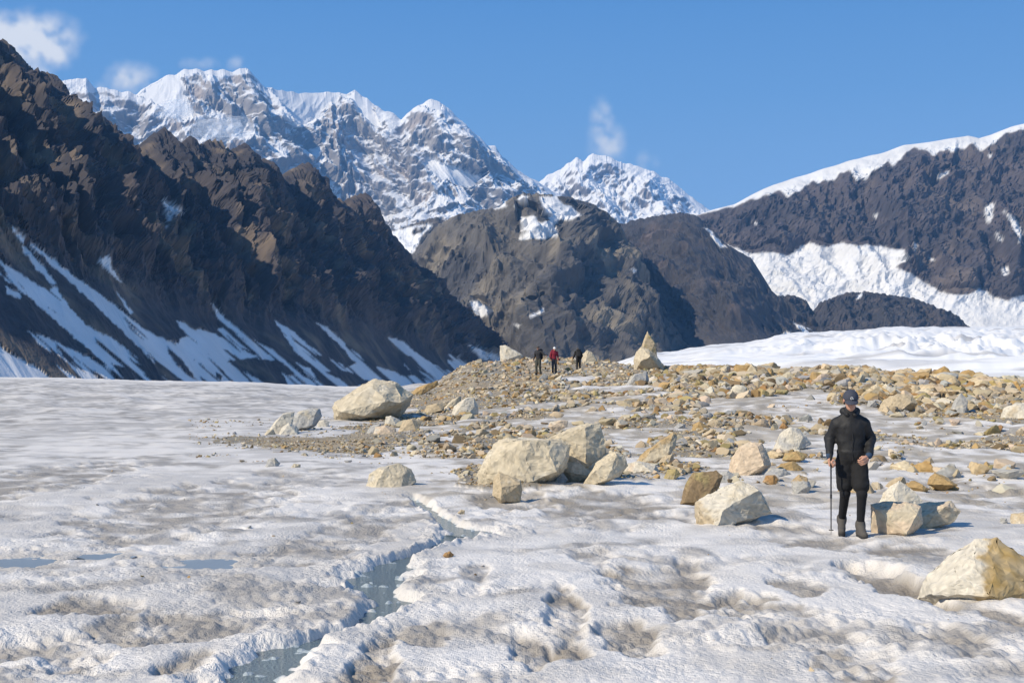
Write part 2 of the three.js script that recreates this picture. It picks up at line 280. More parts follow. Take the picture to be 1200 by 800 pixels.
// meltwater: a flat sheet in each cut
const waterMat = new THREE.MeshPhysicalMaterial({ color: new THREE.Color().setRGB(.15, .20, .22), roughness: .09, bumpMap: iceBump, bumpScale: .03, specularIntensity: 1, ior: 1.33 });
function ribbon(line, w, y) {
  const pts = new THREE.CatmullRomCurve3(line.map(([x, z]) => new THREE.Vector3(x, 0, z))).getPoints(90), pos = [], uv = [], idx = [];
  pts.forEach((p, i) => { const a = pts[Math.max(0, i - 1)], b = pts[Math.min(pts.length - 1, i + 1)], tx = b.x - a.x, tz = b.z - a.z, l = Math.hypot(tx, tz), nx = -tz / l * w, nz = tx / l * w; for (const s of [-1, 1]) { pos.push(p.x + nx * s, y, p.z + nz * s); uv.push((p.x + nx * s) / .6, (p.z + nz * s) / .6); } if (i) { const o = i * 2; idx.push(o - 2, o - 1, o, o - 1, o + 1, o); } });
  const g = new THREE.BufferGeometry(); g.setAttribute('position', new THREE.Float32BufferAttribute(pos, 3)); g.setAttribute('uv', new THREE.Float32BufferAttribute(uv, 2)); g.setIndex(idx); g.computeVertexNormals(); return g;
}
tag(add(new THREE.Mesh(ribbon(STREAM2, .42, WATER), waterMat), 'meltwater_stream'), 'blue grey meltwater stream winding through the ice', 'stream', null, 'structure');
tag(add(new THREE.Mesh(ribbon(STREAM, .3, WATER + .004), waterMat), 'meltwater_stream'), 'upper reach of the meltwater stream below the cream boulder', 'stream', null, 'structure');
const poolMat = new THREE.MeshPhysicalMaterial({ color: new THREE.Color().setRGB(.30, .375, .45), roughness: .16, ior: 1.33 });
for (const q of POOLS) { const g = new THREE.CircleGeometry(1, 32); g.rotateX(-Math.PI / 2); g.scale(q.a * 2, 1, q.b * 2); const m = add(new THREE.Mesh(g, poolMat), 'melt_pool'); m.position.set(q.x, PONDS - .012, q.z); tag(m, 'shallow blue melt pool on the grey ice', 'pool', 'melt pools on the ice', 'structure'); }

// ------------------------------------------------------------------ mountains
const rockMat = new THREE.MeshStandardMaterial({ vertexColors: true, roughness: .93 });
// crest: [px, py]; dc: distance of the crest; shift: how far (px) the fall line drifts to the foot; df, hf: distance and height of the foot
function mountain(o) {
  const { u0, u1, cols, rows } = o, nb = 14, nv = rows + nb, pos = new Float32Array(nv * cols * 3), sv = new Float32Array(nv * cols * 2), snowv = new Float32Array(nv * cols), polys = (o.snow || []).map(boxed), holes = (o.bare || []).map(boxed);
  const seed = o.seed || 0, per = (i, k) => i * nv + k;
  const spike = u => (o.jag || 0) * (n2(u * (o.jf ?? .19) + seed, 3) + (o.crisp ?? 1) * (.55 * n2(u * .55 + seed, 8) + .3 * n2(u * 1.3, seed))) * pw(o.dc, u) / F;
  const crest3 = u => { const d = pws(o.dc, u), py = pw(o.crest, u); return [(u - 600) / F * d, EYE + (HOR - py) / F * d, -d]; };
  for (let i = 0; i < cols; i++) {
    const u = mix(u0, u1, i / (cols - 1)), c = crest3(u), uf = u + pws(o.shift, u), df = pws(o.df, u), f = [(uf - 600) / F * df, pws(o.hf, u), -df];
    const c2 = [(u + 4 - 600) / F * pws(o.dc, u + 4), 0, -pws(o.dc, u + 4)]; let tx = c2[0] - c[0], tz = c2[2] - c[2]; const l = Math.hypot(tx, tz); tx /= l; tz /= l; let nx = -tz, nz = tx; if (nx * (f[0] - c[0]) + nz * (f[2] - c[2]) < 0) { nx = -nx; nz = -nz; }
    const runF = Math.hypot(f[0] - c[0], f[2] - c[2]), riseF = Math.max(1, c[1] - f[1]), sinF = riseF / Math.hypot(runF, riseF), cosF = runF / Math.hypot(runF, riseF), along = o.run ? u * o.run : u * 3, back = o.back || 900;
    for (let k = 0; k < nv; k++) {
      const at = per(i, k), front = k >= nb, lift = -spike(u), v = front ? Math.pow((k - nb) / (rows - 1), .92) : 0;
      let x, y, z;
      if (!front) { const b = (nb - k) / nb; x = c[0] - nx * back * b; z = c[2] - nz * back * b; y = c[1] + lift * Math.exp(-b * 14) - (c[1] - f[1]) * Math.pow(b, 1.1) - .02 * b; }
      else {
        x = mix(c[0], f[0], v); z = mix(c[2], f[2], v); y = mix(f[1], c[1], Math.pow(1 - v, o.pow || 1.15)) + lift * Math.exp(-v * 13);
        const su = 600 + F * x / -z, st = HOR - F * (y - EYE) / -z; sv[at * 2] = su; sv[at * 2 + 1] = st;
        const jx = su + 5 * (o.soft ?? 1) * fbm2(su * .11, st * .11 + seed, 3), jy = st + 4 * (o.soft ?? 1) * fbm2(su * .1 + 50, st * .13, 3);
        let s = 0; for (const B of polys) if (inside(B, jx, jy)) { s = 1; break; } if (s) for (const B of holes) if (inside(B, jx, jy)) s = 0;
        if (o.streaks) s = Math.max(s, o.streaks(su, st, along, v)); if (s && o.dirty) s = o.dirty(su, st, along, v) ? s : 0;
        const A = o.amp, L = o.wave, w = along + A * .9 * n2(along / L * .8 + seed, v * 2.2), down = v * (o.fall || 600);
        const ribs = rid2(w / L + seed, down / L * .33 + seed, 5) - .45;
        const crag = .5 * fbmg(x / (L * .45), y / (L * (o.tall ?? .45)), z / (L * .45), 3, .5) + .72 * rg3(x / (L * (o.thin ?? .42)), y / (L * (o.tall ?? .45)), z / (L * (o.thin ?? .42)), 5, o.gain ?? .58), cut = rid2(w / (L * .33) + 9, down / (L * .5), 3) - .4;
        const env = Math.pow(clamp(v * 5), .8) * (1 - (o.smooth ?? .75) * ss((o.talus ?? .8) - .2, o.talus ?? .8, v)), k2 = (s ? (o.snowRelief ?? .45) : 1);
        const D = A * env * (ribs * (s ? mix(.5, 1.15, k2) : 1.15) + crag * .85 * k2 + cut * .3 * k2);
        x += nx * D * sinF; z += nz * D * sinF; y += D * cosF * (o.up ?? .55); y += A * .16 * env * k2 * fbm3(x / (L * .2), y / (L * .2), z / (L * .2), 3);
        const qu = 600 + F * x / -z, qt = HOR - F * (y - EYE) / -z; sv[at * 2] = qu; sv[at * 2 + 1] = qt; const kx = qu + 4 * (o.soft ?? 1) * fbm2(qu * .11, qt * .11 + seed, 4), ky = qt + 3 * (o.soft ?? 1) * fbm2(qu * .1 + 50, qt * .13, 4);
        let sum = 0; for (const [ex, ey] of [[-.7, -.3], [.3, -.7], [.7, .3], [-.3, .7]]) {
          let t = 0; for (const B of polys) if (inside(B, kx + ex, ky + ey)) { t = 1; break; } if (t) for (const B of holes) if (inside(B, kx + ex, ky + ey)) t = 0;
          if (o.streaks) t = Math.max(t, o.streaks(qu + ex, qt + ey)); if (t && o.dirty && !o.dirty(qu + ex, qt + ey)) t = 0;
          sum += t / 4;
        }
        snowv[at] = sum;
      }
      pos[at * 3] = x; pos[at * 3 + 1] = y; pos[at * 3 + 2] = z;
    }
  }
  const idx = new Uint32Array((cols - 1) * (nv - 1) * 6); let p = 0;
  for (let i = 0; i < cols - 1; i++) for (let k = 0; k < nv - 1; k++) { const a = per(i, k), b = per(i + 1, k), c = per(i, k + 1), e = per(i + 1, k + 1); idx[p++] = a; idx[p++] = c; idx[p++] = b; idx[p++] = b; idx[p++] = c; idx[p++] = e; }
  const geo = new THREE.BufferGeometry(); geo.setAttribute('position', new THREE.BufferAttribute(pos, 3)); geo.setIndex(new THREE.BufferAttribute(idx, 1)); geo.computeVertexNormals();
  const nrm = geo.attributes.normal.array, col = new Float32Array(nv * cols * 3), [r0, r1, r2] = o.rock, L = o.wave;
  for (let i = 0; i < cols; i++) for (let k = 0; k < nv; k++) {
    const at = per(i, k), x = pos[at * 3], y = pos[at * 3 + 1], z = pos[at * 3 + 2], ny = nrm[at * 3 + 1];
    let c = mix3(r0, r1, ss(-.25, .3, fbm3(x / L / .9, y / L / .5, z / L / .9, 4))); c = mix3(c, r2, ss(.02, .35, fbm3(x / L * 2.2 + 30, y / L * 1.2, z / L * 2.2, 4)));
    const g = 1 + .5 * fbm3(x / L * 9, y / L * 9, z / L * 9, 3); c = [c[0] * g, c[1] * g, c[2] * g];
    let s = snowv[at];
    if (o.slopeSnow) { let t = o.slopeSnow(ny, x, y, z); for (const B of holes) if (k >= nb && inside(B, sv[at * 2] + 9 * fbm2(sv[at * 2] * .08, sv[at * 2 + 1] * .08, 3), sv[at * 2 + 1] + 9 * fbm2(sv[at * 2] * .08 + 7, sv[at * 2 + 1] * .08, 3))) t *= ss(.5, .8, ny + .3 * fbm3(x / 200, y / 200, z / 200, 3)); s = Math.max(s, t); }
    if (s > 0) { const dust = 1 - (o.dust || 0) * (.5 + fbm3(x / L * 3, y / L * 3, z / L * 3, 3)); c = mix3(c, [.76 * dust, .755 * dust, .75 * dust], s); }
    col[at * 3] = c[0]; col[at * 3 + 1] = c[1]; col[at * 3 + 2] = c[2];
  }
  geo.setAttribute('color', new THREE.BufferAttribute(col, 3)); geo.deleteAttribute('normal');      // broken rock: every small face keeps its own edge
  tag(add(new THREE.Mesh(geo, rockMat), o.name), o.label, 'mountain', null, 'structure');
}
// the dark ridge falling from the left
mountain({
  name: 'rock_ridge', label: 'dark brown rock ridge with snow gullies fanning down to the glacier', seed: 3, u0: -420, u1: 625, cols: 780, rows: 264,
  crest: [[-420, -170], [-200, -50], [-60, 15], [0, 48], [10, 52], [20, 65], [40, 82], [60, 86], [75, 110], [90, 120], [105, 132], [120, 138], [135, 150], [150, 172], [163, 177], [172, 165], [180, 158], [190, 151], [196, 152], [201, 170], [208, 174], [222, 160], [227, 162], [232, 170], [244, 166], [256, 163], [262, 172], [270, 176], [284, 168], [292, 174], [300, 190], [310, 185], [320, 203], [332, 208], [345, 196], [358, 191], [368, 196], [374, 212], [388, 228], [402, 238], [415, 230], [426, 227], [436, 234], [446, 252], [460, 275], [475, 292], [490, 312], [510, 337], [530, 357], [550, 377], [570, 393], [590, 408], [610, 420], [625, 432]],
  dc: [[-420, 1150], [0, 1500], [300, 2000], [480, 2500], [625, 3000]], shift: [[-420, 330], [-150, 270], [0, 220], [200, 150], [400, 100], [560, 40], [625, 10]], df: [[-420, 560], [0, 950], [300, 1450], [480, 2100], [625, 2900]], hf: [[-420, -30], [625, -30]],
  jag: 5, crisp: 1.35, pow: 1.22, amp: 80, wave: 160, tall: .95, thin: .3, smooth: .93, run: 2.6, fall: 900, talus: .68, back: 700, rock: [[.038, .035, .041], [.064, .053, .053], [.16, .122, .088]], snowRelief: .25, soft: .9,
  snow: [
    [[11, 264], [20, 268], [60, 303], [100, 333], [140, 362], [165, 383], [190, 398], [222, 425], [245, 453], [210, 452], [185, 430], [160, 404], [130, 376], [105, 351], [75, 325], [45, 296], [25, 285]],
    [[0, 306], [25, 322], [60, 343], [95, 376], [125, 398], [150, 418], [190, 450], [140, 448], [118, 422], [95, 402], [60, 372], [30, 345], [-60, 280], [-60, 262]],
    [[24, 289], [30, 290], [50, 312], [66, 333], [62, 334], [42, 315]], [[55, 345], [64, 335], [70, 345], [92, 372], [100, 382], [76, 366]], [[5, 335], [24, 345], [22, 350], [8, 344]],
    [[33, 388], [60, 398], [95, 415], [125, 430], [165, 450], [88, 450], [70, 432], [50, 410]], [[-60, 380], [0, 407], [30, 425], [60, 438], [85, 452], [-60, 452]], [[105, 385], [130, 395], [180, 435], [230, 455], [185, 455], [140, 425]],
    [[247, 354], [262, 372], [290, 394], [330, 415], [365, 433], [410, 447], [440, 458], [225, 458], [200, 430], [178, 396], [190, 396], [207, 402], [230, 386], [252, 391], [260, 384], [254, 370]],
    [[205, 375], [215, 378], [240, 395], [240, 402], [218, 392]], [[113, 303], [127, 300], [132, 315], [143, 332], [130, 322]], [[134, 340], [139, 345], [156, 366], [153, 368]], [[190, 233], [200, 239], [216, 250], [203, 251], [195, 267], [194, 250]],
    [[321, 375], [345, 390], [372, 412], [405, 430], [440, 445], [420, 452], [372, 437], [346, 412]], [[370, 378], [383, 384], [405, 402], [440, 430], [470, 448], [440, 452], [420, 430], [398, 404]], [[455, 395], [472, 400], [486, 413], [515, 430], [540, 442], [500, 448], [478, 432], [462, 414]], [[520, 408], [535, 418], [560, 436], [540, 440], [525, 425]], [[548, 402], [565, 410], [596, 420], [580, 424], [562, 420]],
    [[380, 440], [420, 425], [470, 436], [520, 438], [560, 434], [560, 462], [380, 462]]],
  bare: [[[265, 423], [300, 419], [318, 424], [333, 440], [338, 456], [312, 450], [288, 436]], [[283, 407], [300, 413], [300, 417], [288, 412]], [[305, 420], [330, 424], [345, 438], [340, 441], [318, 432]], [[380, 436], [400, 433], [420, 440], [440, 452], [410, 450]], [[455, 425], [470, 422], [478, 434], [486, 440], [468, 440]], [[252, 436], [262, 440], [260, 446], [252, 442]], [[130, 425], [150, 432], [162, 446], [146, 444]], [[195, 405], [215, 424], [232, 447], [215, 437], [200, 418]]],
  dirty: (su, st) => { if (su < 40 && st > 400) return true; const a = su - st * 1.15, b = su * .6 + st; return fbm2(a * .085 + 3, b * .008, 4) < mix(.3, .09, ss(330, 440, st)); },
  dust: .22,
});
// small saddle of rock and snow between the ridge and the middle mountain
mountain({
  name: 'saddle_peak', label: 'small dark saddle with a snow tongue between ridge and middle mountain', seed: 11, u0: 425, u1: 560, cols: 110, rows: 70,
  crest: [[425, 282], [445, 272], [462, 270], [480, 264], [497, 258], [510, 254], [530, 262], [560, 270]], dc: [[425, 4700], [560, 4700]], shift: [[425, 0], [560, 0]], df: [[425, 4000], [560, 4000]], hf: [[425, 350], [560, 350]], jag: 2, pow: 1.1, amp: 60, wave: 180, run: 3.5, rock: [[.07, .062, .058], [.1, .085, .07], [.13, .11, .09]],
  snow: [[[440, 276], [462, 270], [485, 265], [508, 262], [497, 274], [486, 292], [478, 306], [470, 300], [462, 285]]], bare: [[[482, 270], [500, 264], [497, 270], [485, 276]]],
});
// the middle mountain
mountain({
  name: 'middle_mountain', label: 'broad grey brown mountain with a patch of snow on its top', seed: 21, u0: 462, u1: 812, cols: 330, rows: 190,
  crest: [[462, 330], [480, 305], [492, 290], [502, 275], [515, 262], [530, 254], [545, 250], [565, 246], [585, 243], [600, 232], [614, 226], [640, 228], [665, 232], [690, 238], [705, 246], [718, 257], [728, 270], [734, 290], [745, 312], [760, 338], [776, 364], [792, 392], [812, 425]],
  dc: [[462, 3500], [600, 3450], [640, 3350], [720, 3700], [812, 3600]], shift: [[462, 30], [560, 20], [640, 30], [700, 60], [812, 20]], df: [[462, 3000], [560, 2750], [650, 2450], [720, 2750], [812, 3300]], hf: [[462, 20], [812, 75]],
  jag: 2, pow: 1.05, tall: .6, thin: .46, gain: .53, amp: 150, wave: 360, run: 2.9, fall: 1300, talus: .95, smooth: .4, back: 1200, rock: [[.068, .064, .063], [.115, .103, .088], [.19, .162, .122]],
  snow: [[[602, 242], [611, 228], [620, 230], [608, 242]], [[632, 231], [652, 229], [661, 240], [672, 243], [682, 252], [666, 258], [655, 257], [650, 265], [655, 276], [640, 280], [608, 280], [610, 275], [622, 270], [609, 271], [611, 254], [626, 253], [634, 262], [645, 258], [637, 243]], [[550, 352], [560, 353], [572, 360], [579, 365], [562, 373], [554, 362]], [[620, 370], [638, 361], [638, 365], [622, 373]], [[602, 379], [610, 380], [607, 385]], [[577, 243], [592, 235], [593, 241], [580, 246]], [[740, 314], [746, 316], [744, 319]]], soft: .8, dust: .1,
});
// the darker shoulder behind it, falling to the right-hand glacier
mountain({
  name: 'shoulder_mountain', label: 'dark blue grey rock shoulder dropping to the white glacier', seed: 33, u0: 690, u1: 985, cols: 280, rows: 150,
  crest: [[690, 265], [728, 263], [745, 257], [775, 252], [800, 249], [818, 253], [826, 262], [838, 272], [850, 285], [868, 296], [880, 302], [890, 320], [902, 342], [915, 350], [930, 362], [945, 372], [960, 382], [985, 398]],
  dc: [[690, 4300], [790, 4100], [860, 3900], [985, 3700]], shift: [[690, 30], [850, 15], [985, 0]], df: [[690, 3500], [790, 3050], [860, 3000], [985, 3500]], hf: [[690, 50], [800, 75], [985, 125]],
  jag: 1.6, pow: 1.05, tall: .8, thin: .42, gain: .55, amp: 125, wave: 330, run: 3, fall: 1500, talus: .9, back: 500, rock: [[.043, .041, .046], [.064, .057, .057], [.10, .078, .07]],
  snow: [[[912, 393], [925, 388], [940, 398], [920, 404]], [[930, 378], [945, 384], [965, 392], [985, 394], [985, 398], [950, 398]], [[826, 266], [832, 270], [845, 284], [852, 290], [846, 290], [834, 278]]],
});
// cliff band below the hanging glacier
mountain({
  name: 'cliff_band', label: 'dark cliff band under the hanging glacier', seed: 41, u0: 895, u1: 1150, cols: 230, rows: 60,
  crest: [[895, 350], [915, 347], [932, 346], [945, 352], [953, 364], [962, 354], [975, 349], [990, 344], [1012, 342], [1040, 345], [1070, 349], [1092, 357], [1105, 366], [1120, 376], [1135, 387], [1150, 396]], dc: [[895, 3900], [1150, 3900]], shift: [[895, 0], [1150, 0]], df: [[895, 3500], [1150, 3500]], hf: [[895, 125], [1150, 150]],
  jag: 2.2, pow: .72, amp: 55, wave: 120, run: 2.6, fall: 300, talus: .95, back: 250, rock: [[.04, .039, .043], [.06, .054, .055], [.085, .07, .065]],
  snow: [[[915, 352], [930, 362], [945, 375], [935, 374], [920, 362]], [[1005, 345], [1012, 342], [1010, 348], [1003, 350]]],
});
// the long right-hand mountain with a snow cap and a hanging glacier
mountain({
  name: 'snow_capped_mountain', label: 'long brown mountain with a snow cap and a hanging glacier on its face', seed: 51, u0: 800, u1: 1560, cols: 460, rows: 230,
  crest: [[800, 262], [815, 252], [840, 245], [860, 239], [880, 229], [895, 221], [920, 212], [950, 203], [975, 195], [1000, 187], [1030, 180], [1060, 170], [1085, 167], [1110, 163], [1135, 159], [1148, 162], [1170, 154], [1200, 145], [1300, 112], [1560, 40]],
  dc: [[800, 5300], [1200, 5100], [1560, 4800]], shift: [[800, 0], [1000, 20], [1560, 40]], df: [[800, 4150], [1200, 4000], [1560, 3900]], hf: [[800, 130], [1560, 165]],
  jag: 1.2, jf: .04, crisp: .05, pow: 1.0, amp: 130, wave: 330, run: 3.6, fall: 1500, talus: .95, tall: .8, thin: .34, back: 1500, rock: [[.058, .05, .053], [.092, .075, .073], [.125, .10, .086]], soft: .9,
  snow: [[[845, 284], [862, 290], [880, 297], [905, 295], [925, 300], [940, 288], [950, 284], [970, 290], [985, 284], [1000, 287], [1025, 287], [1040, 290], [1060, 293], [1067, 303], [1050, 312], [1075, 325], [1090, 335], [1110, 345], [1135, 345], [1150, 338], [1165, 348], [1182, 352], [1200, 345], [1300, 335], [1560, 300], [1560, 460], [820, 460]],
    [[1022, 252], [1030, 250], [1028, 257]], [[1097, 206], [1112, 200], [1112, 204], [1100, 210]], [[1154, 242], [1163, 238], [1166, 252], [1158, 262]], [[1176, 245], [1186, 252], [1198, 268], [1196, 284], [1190, 270]], [[1165, 270], [1176, 280], [1172, 282]], [[1070, 284], [1074, 286], [1073, 294]], [[1174, 314], [1182, 313], [1184, 321], [1176, 324]], [[1087, 300], [1100, 305], [1092, 307]], [[882, 258], [888, 262], [884, 264]], [[1158, 180], [1163, 182], [1161, 186]]],
  streaks: (su, st) => { const cap = pw([[800, 0], [850, 2], [870, 4], [900, 9], [940, 14], [975, 16], [1000, 18], [1050, 15], [1080, 10], [1110, 15], [1150, 10], [1180, 8], [1200, 7], [1560, 10]], su) * (1 + .9 * n2(su * .035, 4) + .35 * n2(su * .11, 9)); return st - (pw([[800, 262], [815, 252], [840, 245], [860, 239], [880, 229], [895, 221], [920, 212], [950, 203], [975, 195], [1000, 187], [1030, 180], [1060, 170], [1085, 167], [1110, 163], [1135, 159], [1148, 162], [1170, 154], [1200, 145], [1300, 112], [1560, 40]], su)) < cap ? 1 : 0; },
  snowRelief: .6, dust: .2,
});
// the high snow peaks behind
const alp = (thr, w) => (ny, x, y, z, su, st, bk) => ss(thr - w, thr + w, ny + .2 * fbm3(x / 300, y / 300, z / 300, 4) + .55 * fbm3(x / 1000, y / 1500, z / 1000, 3));
mountain({
  name: 'snow_peak', label: 'high pale granite massif draped with snow behind the dark ridge', seed: 61, u0: 40, u1: 690, cols: 620, rows: 190,
  crest: [[40, 110], [75, 94], [88, 92], [100, 91], [112, 104], [125, 102], [140, 107], [160, 110], [168, 103], [190, 91], [215, 82], [232, 81], [250, 82], [270, 83], [288, 79], [297, 87], [305, 98], [312, 103], [330, 106], [360, 109], [385, 108], [400, 109], [415, 107], [430, 115], [440, 124], [455, 130], [470, 140], [478, 132], [490, 123], [502, 117], [515, 118], [525, 127], [540, 141], [555, 155], [570, 168], [580, 171], [590, 185], [600, 193], [615, 205], [630, 213], [645, 222], [660, 230], [690, 250]],
  dc: [[40, 8600], [300, 9000], [400, 9600], [500, 9200], [690, 9800]], shift: [[40, 20], [690, 20]], df: [[40, 7300], [300, 7700], [400, 8200], [500, 7700], [690, 8500]], hf: [[40, 700], [300, 800], [690, 700]],
  jag: 3, jf: .09, crisp: .3, pow: 1.05, up: .2, gain: .5, thin: .36, amp: 340, wave: 700, tall: 1.1, run: 7, fall: 2600, talus: .95, back: 2200, rock: [[.20, .185, .175], [.27, .25, .23], [.34, .29, .25]],
  snow: [[[160, 111], [190, 91], [215, 81], [235, 80], [288, 78], [290, 86], [255, 90], [232, 87], [215, 100], [225, 125], [240, 140], [205, 140], [185, 125]], [[312, 102], [385, 107], [400, 110], [420, 108], [436, 122], [448, 145], [440, 150], [420, 132], [408, 120], [385, 128], [365, 145], [345, 150], [330, 135]], [[500, 180], [530, 195], [560, 205], [568, 212], [550, 220], [530, 212], [505, 205], [495, 190]], [[490, 122], [505, 115], [520, 120], [515, 130], [500, 130]]],
  bare: [[[213, 92], [232, 85], [245, 94], [270, 90], [289, 86], [302, 104], [318, 130], [334, 152], [318, 155], [295, 143], [270, 138], [250, 131], [235, 118], [222, 105]], [[385, 127], [400, 112], [412, 120], [426, 140], [441, 155], [452, 185], [464, 222], [445, 250], [420, 240], [398, 210], [378, 180], [368, 152]], [[478, 136], [500, 126], [512, 140], [522, 160], [512, 178], [490, 168], [474, 150]], [[450, 162], [470, 152], [492, 178], [500, 212], [482, 228], [458, 202]], [[330, 155], [352, 158], [372, 190], [392, 222], [370, 215], [345, 190]], [[540, 150], [560, 165], [590, 190], [612, 208], [590, 214], [560, 196], [545, 175]], [[85, 110], [110, 106], [140, 112], [165, 125], [190, 145], [160, 160], [110, 140]]],
  slopeSnow: alp(.40, .04), snowRelief: .12, soft: 1.6, dust: .08,
});
mountain({
  name: 'snow_peak', label: 'white snow peak beyond the middle mountain', seed: 71, u0: 610, u1: 870, cols: 250, rows: 110,
  crest: [[610, 235], [630, 215], [640, 206], [655, 199], [668, 191], [675, 184], [683, 188], [690, 182], [705, 181], [716, 184], [725, 190], [740, 192], [755, 197], [770, 203], [785, 210], [800, 222], [815, 234], [830, 245], [850, 256], [870, 265]],
  dc: [[610, 11000], [870, 11000]], shift: [[610, -10], [870, 10]], df: [[610, 9600], [870, 9600]], hf: [[610, 900], [870, 900]],
  jag: 2.5, jf: .1, crisp: .5, pow: 1.05, up: .25, gain: .53, amp: 290, wave: 560, tall: .9, run: 8, fall: 2200, talus: .95, back: 2500, rock: [[.18, .165, .16], [.24, .22, .21], [.3, .27, .25]], slopeSnow: alp(.32, .06), snowRelief: .5,
});
// thin mist drifting below the snow dome: nested wisps of faint vapour
const mistMat = new THREE.MeshStandardMaterial({ color: 0xffffff, roughness: 1, transparent: true, opacity: .13, depthWrite: false });
for (const [px, py, w, hh, d, label] of [[258, 150, 34, 15, 7300, 'wisp of mist drifting below the snow dome'], [205, 128, 20, 12, 7500, 'small puff of mist left of the snow dome']]) {
  const g = add(new THREE.Group(), 'mist_cloud'); g.position.set((px - 600) / F * d, EYE + (HOR - py) / F * d, -d);
  [1, .72, .45].forEach((k, n) => { const e = new THREE.IcosahedronGeometry(1, 24), P = e.attributes.position; for (let i = 0; i < P.count; i++) { const x = P.getX(i), y = P.getY(i), z = P.getZ(i), q = k * (1 + .75 * fbm3(x * 1.6 + n * 3 + px, y * 1.6, z * 1.6, 5)); P.setXYZ(i, x * q * w * d / F, (y * q + .22 * x) * hh * d / F, z * q * hh * d / F); } e.computeVertexNormals(); const m = new THREE.Mesh(e, mistMat); m.name = 'vapour'; g.add(m); });
  tag(g, label, 'cloud');
}
// ------------------------------------------------------------------ boulders
const stoneMat = new THREE.MeshStandardMaterial({ vertexColors: true, roughness: .9 });
const PAL = { cream: [.50, .43, .31], pale: [.55, .50, .405], tan: [.43, .345, .225], ochre: [.37, .25, .11], rust: [.32, .185, .075], grey: [.36, .35, .325], pink: [.53, .42, .30], brown: [.22, .155, .085], olive: [.34, .27, .12] };
// turns a closed lump into worn stone: tessellate, roughen, colour
function stonify(geo, edge, rough, tone, tone2, seed, opt = {}) {
  geo.deleteAttribute('uv'); if (geo.index) geo = geo.toNonIndexed(); geo.computeVertexNormals();
  geo = new TessellateModifier(edge, opt.iter ?? 7).modify(geo);
  geo.setAttribute('facet', geo.attributes.normal.clone()); geo.deleteAttribute('normal');
  const P = geo.attributes.position.array, N = geo.attributes.facet.array, n = P.length / 3, col = new Float32Array(n * 3), uv = new Float32Array(n * 2), f = opt.f ?? 1 / (rough * 14);
  const out = new Float32Array(P.length);
  for (let i = 0; i < n; i++) {
    const x = P[i * 3], y = P[i * 3 + 1], z = P[i * 3 + 2], nx = N[i * 3], ny = N[i * 3 + 1], nz = N[i * 3 + 2];
    for (let a = 0; a < 3; a++) out[i * 3 + a] = P[i * 3 + a] + rough * (1.5 * n3(x * f + a * 9 + seed, y * f, z * f) + .9 * n3(x * f * 2.6 + seed, y * f * 2.6 + a * 7, z * f * 2.6) + .5 * n3(x * f * 6.3, y * f * 6.3 + seed, z * f * 6.3 + a * 5) + .28 * n3(x * f * 14 + seed, y * f * 14, z * f * 14 + a * 5));
    let s = ss(-.1, .3, fbm3(x * f * .5 + seed, y * f * .5, z * f * .5, 4) + (opt.stain ?? -.12)); let c = mix3(tone, tone2, s);
    if (opt.patch) { const [ax, ay, az, c0, pc, w] = opt.patch, k = ss(-.03, .05, (x * ax + y * ay + z * az) / w - c0 + .22 * fbm3(x * f, y * f, z * f, 4)); c = mix3(c, pc, clamp(k * (.8 + .5 * fbm3(x * f * 1.5, y * f * 1.5, z * f * 1.5, 3)))); }
    const g = 1 + .3 * fbm3(x * f * 3, y * f * 3, z * f * 3, 3) + .32 * n3(x * f * 9, y * f * 9, z * f * 9) - .25 * ss(.25, .5, n3(x * f * 14, y * f * 14, z * f * 14)); col[i * 3] = c[0] * g; col[i * 3 + 1] = c[1] * g; col[i * 3 + 2] = c[2] * g;
  }
  const pos = geo.attributes.position.array; pos.set(out);
  geo.deleteAttribute('facet'); geo.setAttribute('color', new THREE.BufferAttribute(col, 3));
  // vertices that met at an edge carry two tones where the faces differ: weld by place alone
  const key = new Map(), ids = new Uint32Array(n), np = [], ncol = [];
  for (let i = 0; i < n; i++) { const k = Math.round(P[i * 3] * 2e4) + '_' + Math.round(P[i * 3 + 1] * 2e4) + '_' + Math.round(P[i * 3 + 2] * 2e4); let id = key.get(k); if (id === undefined) { id = np.length / 3; key.set(k, id); np.push(pos[i * 3], pos[i * 3 + 1], pos[i * 3 + 2]); ncol.push(col[i * 3], col[i * 3 + 1], col[i * 3 + 2]); } ids[i] = id; }
  const g2 = new THREE.BufferGeometry(); g2.setAttribute('position', new THREE.Float32BufferAttribute(np, 3)); g2.setAttribute('color', new THREE.Float32BufferAttribute(ncol, 3)); g2.setIndex(new THREE.BufferAttribute(ids, 1));
  const u = new Float32Array(np.length / 3 * 2), us = opt.uv ?? .5; for (let i = 0; i < np.length / 3; i++) { u[i * 2] = (np[i * 3] + .62 * np[i * 3 + 2]) / us; u[i * 2 + 1] = (np[i * 3 + 1] + .48 * np[i * 3 + 2]) / us; }
  g2.setAttribute('uv', new THREE.BufferAttribute(u, 2)); return g2;
}
